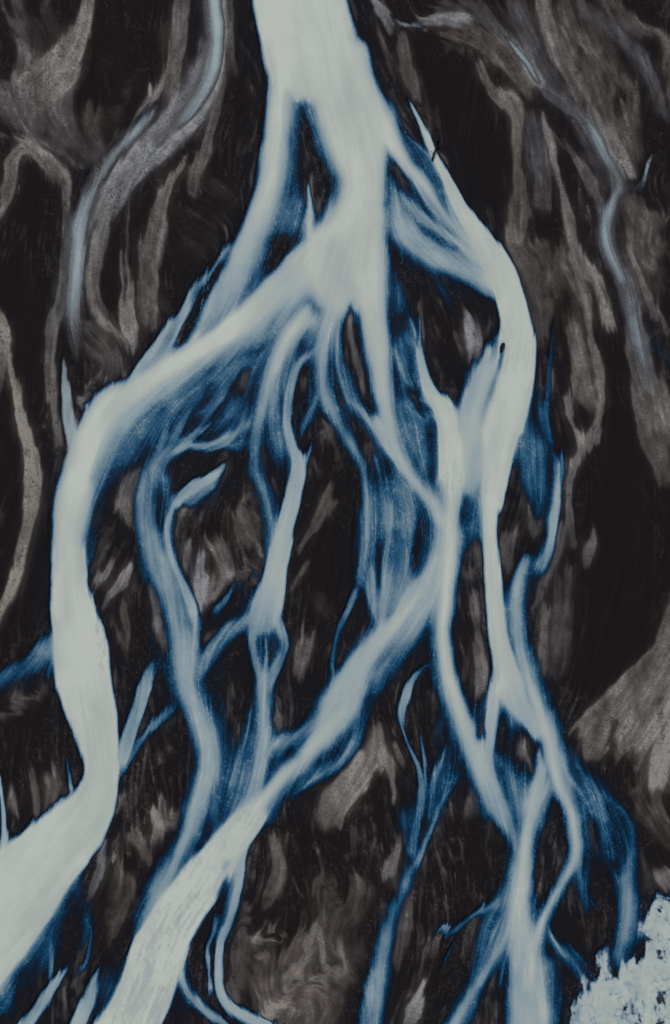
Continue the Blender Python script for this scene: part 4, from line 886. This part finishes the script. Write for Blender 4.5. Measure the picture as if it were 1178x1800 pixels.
def noise(nt, scale, detail=3, rough=.6):
    n = nt.nodes.new('ShaderNodeTexNoise'); n.inputs['Scale'].default_value = scale
    n.inputs['Detail'].default_value = detail; n.inputs['Roughness'].default_value = rough
    g = nt.nodes.new('ShaderNodeTexCoord'); nt.links.new(g.outputs['Object'], n.inputs['Vector'])
    return n.outputs['Fac']
def newmat(n):
    m = bpy.data.materials.new(n); m.use_nodes = True
    return m, m.node_tree, m.node_tree.nodes['Principled BSDF']

m_ground, nt, bs = newmat('black_sand_and_silt')
sa = attr(nt, 'silt'); hu = attr(nt, 'hue'); we = attr(nt, 'wet')
grain = noise(nt, 9, 4, .75)
sa2 = math_(nt, 'MULTIPLY', sa, math_(nt, 'ADD', .80, math_(nt, 'MULTIPLY', grain, .40)))
warm = ramp_rgb(nt, sa2, [(0, (23,21,22)), (.3, (47,42,38)), (.6, (75,70,65)), (.85, (106,101,94)), (1, (136,131,123))])
cool = ramp_rgb(nt, sa2, [(0, (23,21,24)), (.3, (46,45,49)), (.6, (73,74,79)), (.85, (106,111,116)), (1, (138,144,148))])
col = mixc(nt, hu, warm, cool)
col = mixc(nt, math_(nt, 'MULTIPLY', we, .75), col, mixc(nt, sa2, (20,23,33), (104,104,109)))
sp = math_(nt, 'ADD', .72, math_(nt, 'MULTIPLY', noise(nt, 22, 3, .8), .56))
mm_ = nt.nodes.new('ShaderNodeMix'); mm_.data_type = 'RGBA'; mm_.blend_type = 'MULTIPLY'; mm_.inputs[0].default_value = 1
nt.links.new(col, mm_.inputs[6]); cx = nt.nodes.new('ShaderNodeCombineColor')
for i in range(3): nt.links.new(sp, cx.inputs[i])
nt.links.new(cx.outputs[0], mm_.inputs[7]); nt.links.new(mm_.outputs[2], bs.inputs['Base Color'])
bs.inputs['Roughness'].default_value = .9; bs.inputs['Specular IOR Level'].default_value = .08
bp = nt.nodes.new('ShaderNodeBump'); bp.inputs['Strength'].default_value = .6; bp.inputs['Distance'].default_value = .08
nt.links.new(noise(nt, 6, 5, .7), bp.inputs['Height']); nt.links.new(bp.outputs[0], bs.inputs['Normal'])

m_water, nt, bs = newmat('milky_glacial_water')
mk = attr(nt, 'milk')
gr = math_(nt, 'MULTIPLY', math_(nt, 'SUBTRACT', noise(nt, 14, 3, .8), .5), .07)
mk2 = math_(nt, 'ADD', mk, gr)
wc = ramp_rgb(nt, mk2, [(0, (14,22,34)), (.2, (12,38,60)), (.33, (10,59,92)), (.42, (34,81,112)), (.5, (64,100,124)), (.6, (99,125,140)), (.74, (125,147,157)), (.86, (146,162,166)), (.94, (164,174,169)), (1, (181,190,182))])
gc = ramp_rgb(nt, mk2, [(0, (86,84,83)), (.3, (92,94,96)), (.5, (116,127,132)), (.7, (142,158,163)), (1, (165,175,170))])
wc = mixc(nt, math_(nt, 'MULTIPLY', attr(nt, 'tint'), .88), wc, gc)
nt.links.new(wc, bs.inputs['Base Color']); bs.inputs['Roughness'].default_value = .35; bs.inputs['Specular IOR Level'].default_value = .18
tr = nt.nodes.new('ShaderNodeBsdfTransparent'); mx = nt.nodes.new('ShaderNodeMixShader')
mr = nt.nodes.new('ShaderNodeMapRange'); mr.interpolation_type = 'SMOOTHSTEP'
mr.inputs['From Min'].default_value = .04; mr.inputs['From Max'].default_value = .42
nt.links.new(mk, mr.inputs['Value']); nt.links.new(mr.outputs[0], mx.inputs[0])
nt.links.new(tr.outputs[0], mx.inputs[1]); nt.links.new(bs.outputs[0], mx.inputs[2])
nt.links.new(mx.outputs[0], nt.nodes['Material Output'].inputs['Surface'])

# ---------------------------------------------------------------- the black plain: one sheet with a wide apron
def apron(n0, arr_len):
    d = np.array([6, 20, 50, 110, 240, 520, 1100, 2400, 6000, 16000.])
    return d
ax = apron(0, 0)
fx_ = np.concatenate([gx[0]-ax[::-1], gx, gx[-1]+ax]); fy_ = np.concatenate([gy[0]-ax[::-1], gy, gy[-1]+ax])
ii = np.clip(np.arange(len(fx_))-len(ax), 0, NX-1); jj = np.clip(np.arange(len(fy_))-len(ax), 0, NY-1)
BX, BY = np.meshgrid(fx_, fy_); JJ, II = np.meshgrid(jj, ii, indexing='ij')
outx = np.maximum(np.abs(BX-(gx[0]+gx[-1])/2)-(gx[-1]-gx[0])/2, 0)+np.maximum(np.abs(BY-(gy[0]+gy[-1])/2)-(gy[-1]-gy[0])/2, 0)
fade = np.exp(-outx/40.)
zz = np.where(outx > 0, ZG[JJ, II]*fade + .02*(1-fade), ZG[JJ, II])
co = np.stack([(BX-589)/10, (900-BY)/10, zz], -1).reshape(-1, 3).astype(np.float32)
nyy, nxx = BX.shape
a = (np.arange(nyy-1)[:, None]*nxx + np.arange(nxx-1)[None, :]).ravel()
q = np.stack([a, a+nxx, a+nxx+1, a+1], 1).astype(np.int32)
ga = {'silt': (SF[JJ, II]*np.where(outx > 0, fade, 1)).ravel(), 'hue': HU[JJ, II].ravel(), 'wet': WET[JJ, II].ravel()}
g = raw_mesh('ground', co, q, ga, m_ground); g['kind'] = 'structure'
g['label'] = 'black volcanic sand plain under the whole braided river'; g['category'] = 'ground'

# ---------------------------------------------------------------- water, split along the channels
def fmax(a): return np.maximum(np.maximum(a[:-1, :-1], a[1:, :-1]), np.maximum(a[:-1, 1:], a[1:, 1:]))
FM = fmax(MF*(M > .02)) > .035
FO = OW[:-1, :-1]
ORPH = FM & (FO == 0); FO = np.where(ORPH, oid('film'), FO)
wat = {'milk': MF, 'tint': TINT}
for k, n in enumerate(owners, 1):
    f = FM & (FO == k)
    if f.sum() < 4: print('empty', n); continue
    nm, lab, cat, grp = WL[n]
    o = mesh_from_mask(nm, f, ZWt, wat, m_water)
    o['label'] = lab; o['category'] = cat
    if grp: o['group'] = grp
    if n == 'film': o['kind'] = 'structure'
# ---------------------------------------------------------------- silt bars standing above the plain
ZB = ZG + .05*sstep((SB-.16)/.15) - .012
FS = SO[:-1, :-1]; DRY = fmax(M) < .10
sat = {'silt': SF, 'hue': HU, 'wet': WET}
for k, n in enumerate(sown, 1):
    f = DRY & (FS == k)
    if f.sum() < 12: print('empty', n); continue
    nm, lab, cat, grp = SL[n]
    o = mesh_from_mask(nm, f, ZB, sat, m_ground)
    o['label'] = lab; o['category'] = cat
    if grp: o['group'] = grp
print('meshes', round(time.time()-T0, 1))
# ---------------------------------------------------------------- loose things
def simple_mat(n, rgb, rough=.8):
    m, nt, bs = newmat(n)
    c = mixc(nt, noise(nt, 7, 4, .7), [v*.6 for v in rgb], rgb)
    nt.links.new(c, bs.inputs['Base Color']); bs.inputs['Roughness'].default_value = rough
    bs.inputs['Specular IOR Level'].default_value = .15
    return m
def tube(bm, pts, rad, seg=7):
    import mathutils
    rings = []
    for i, p in enumerate(pts):
        p = mathutils.Vector(p)
        t = mathutils.Vector(pts[min(i+1, len(pts)-1)])-mathutils.Vector(pts[max(i-1, 0)])
        t.normalize(); u = t.cross(mathutils.Vector((0, 0, 1)))
        if u.length < .1: u = mathutils.Vector((1, 0, 0))
        u.normalize(); v = t.cross(u)
        rings.append([bm.verts.new(p+(u*math.cos(6.2832*k/seg)+v*math.sin(6.2832*k/seg))*rad[i]) for k in range(seg)])
    for r0, r1 in zip(rings, rings[1:]):
        for k in range(seg): bm.faces.new((r0[k], r0[(k+1) % seg], r1[(k+1) % seg], r1[k]))
    bm.faces.new(rings[0][::-1]); bm.faces.new(rings[-1])
def finish(name, bm, mat, label, cat):
    bmesh.ops.recalc_face_normals(bm, faces=bm.faces)
    me = bpy.data.meshes.new(name); bm.to_mesh(me); bm.free(); me.materials.append(mat)
    for p in me.polygons: p.use_smooth = True
    o = bpy.data.objects.new(name, me); C.objects.link(o); o['label'] = label; o['category'] = cat
    return o
def at(px, py, z): x, y = wxy(px, py); return (x, y, z)
bm = bmesh.new()
tube(bm, [at(759,283,.18), at(762,272,.26), at(766,262,.34), at(767,250,.42), at(769,236,.5)], [.16,.15,.13,.09,.03])
tube(bm, [at(766,262,.34), at(771,258,.4), at(775,254,.44)], [.09,.07,.02])
tube(bm, [at(767,250,.42), at(772,243,.5), at(774,236,.52)], [.08,.06,.02])
tube(bm, [at(762,272,.26), at(757,266,.3)], [.07,.02])
finish('dead_branch', bm, simple_mat('dark_wood', (30,26,24)), 'dark forked dead branch lying on the right bank of the main channel', 'branch')
bm = bmesh.new()
bmesh.ops.create_icosphere(bm, subdivisions=4, radius=1)
import mathutils
for v in bm.verts:
    n = mathutils.noise.fractal(v.co*1.6, 1, 2, 4)
    v.co *= 1 + .28*n
    v.co = mathutils.Vector((v.co.x*(.34+.2*v.co.y)+.28*v.co.y, v.co.y*.85, v.co.z*.4))
o = finish('rock', bm, simple_mat('wet_dark_rock', (22,22,26), .6), 'small dark rock splitting the bright white outer channel', 'rock')
o.location = at(882, 612, .05)

# ---------------------------------------------------------------- light, sky, camera
sc = bpy.context.scene
wd = bpy.data.worlds.new('World'); sc.world = wd; wd.use_nodes = True
nt = wd.node_tree; bg = nt.nodes['Background']
sky = nt.nodes.new('ShaderNodeTexSky'); sky.sky_type = 'NISHITA'; sky.sun_disc = False
EL, AZ = math.radians(48), math.radians(315)
sky.sun_elevation = EL; sky.sun_rotation = AZ; sky.air_density = 1.0; sky.dust_density = 4.0; sky.ozone_density = .6
nt.links.new(sky.outputs[0], bg.inputs['Color']); bg.inputs['Strength'].default_value = .06
sun = bpy.data.lights.new('sun', 'SUN'); sun.energy = 1.5; sun.angle = math.radians(14); sun.color = (1, .95, .88)
so = bpy.data.objects.new('sun', sun); C.objects.link(so)
d_ = mathutils.Vector((math.sin(AZ)*math.cos(EL), math.cos(AZ)*math.cos(EL), math.sin(EL)))
so.rotation_euler = (-d_).to_track_quat('-Z', 'Y').to_euler()
cam = bpy.data.cameras.new('camera'); co_ = bpy.data.objects.new('camera', cam); C.objects.link(co_)
co_.location = (0, 0, 220); cam.sensor_fit = 'VERTICAL'; cam.sensor_height = 36
cam.lens = 36*220/180.; cam.clip_end = 20000; cam.clip_start = 1
sc.camera = co_
vs = sc.view_settings; vs.view_transform = 'Standard'; vs.look = 'None'; vs.exposure = EXPO; vs.gamma = 1; vs.use_curve_mapping = False
print('done', round(time.time()-T0, 1))
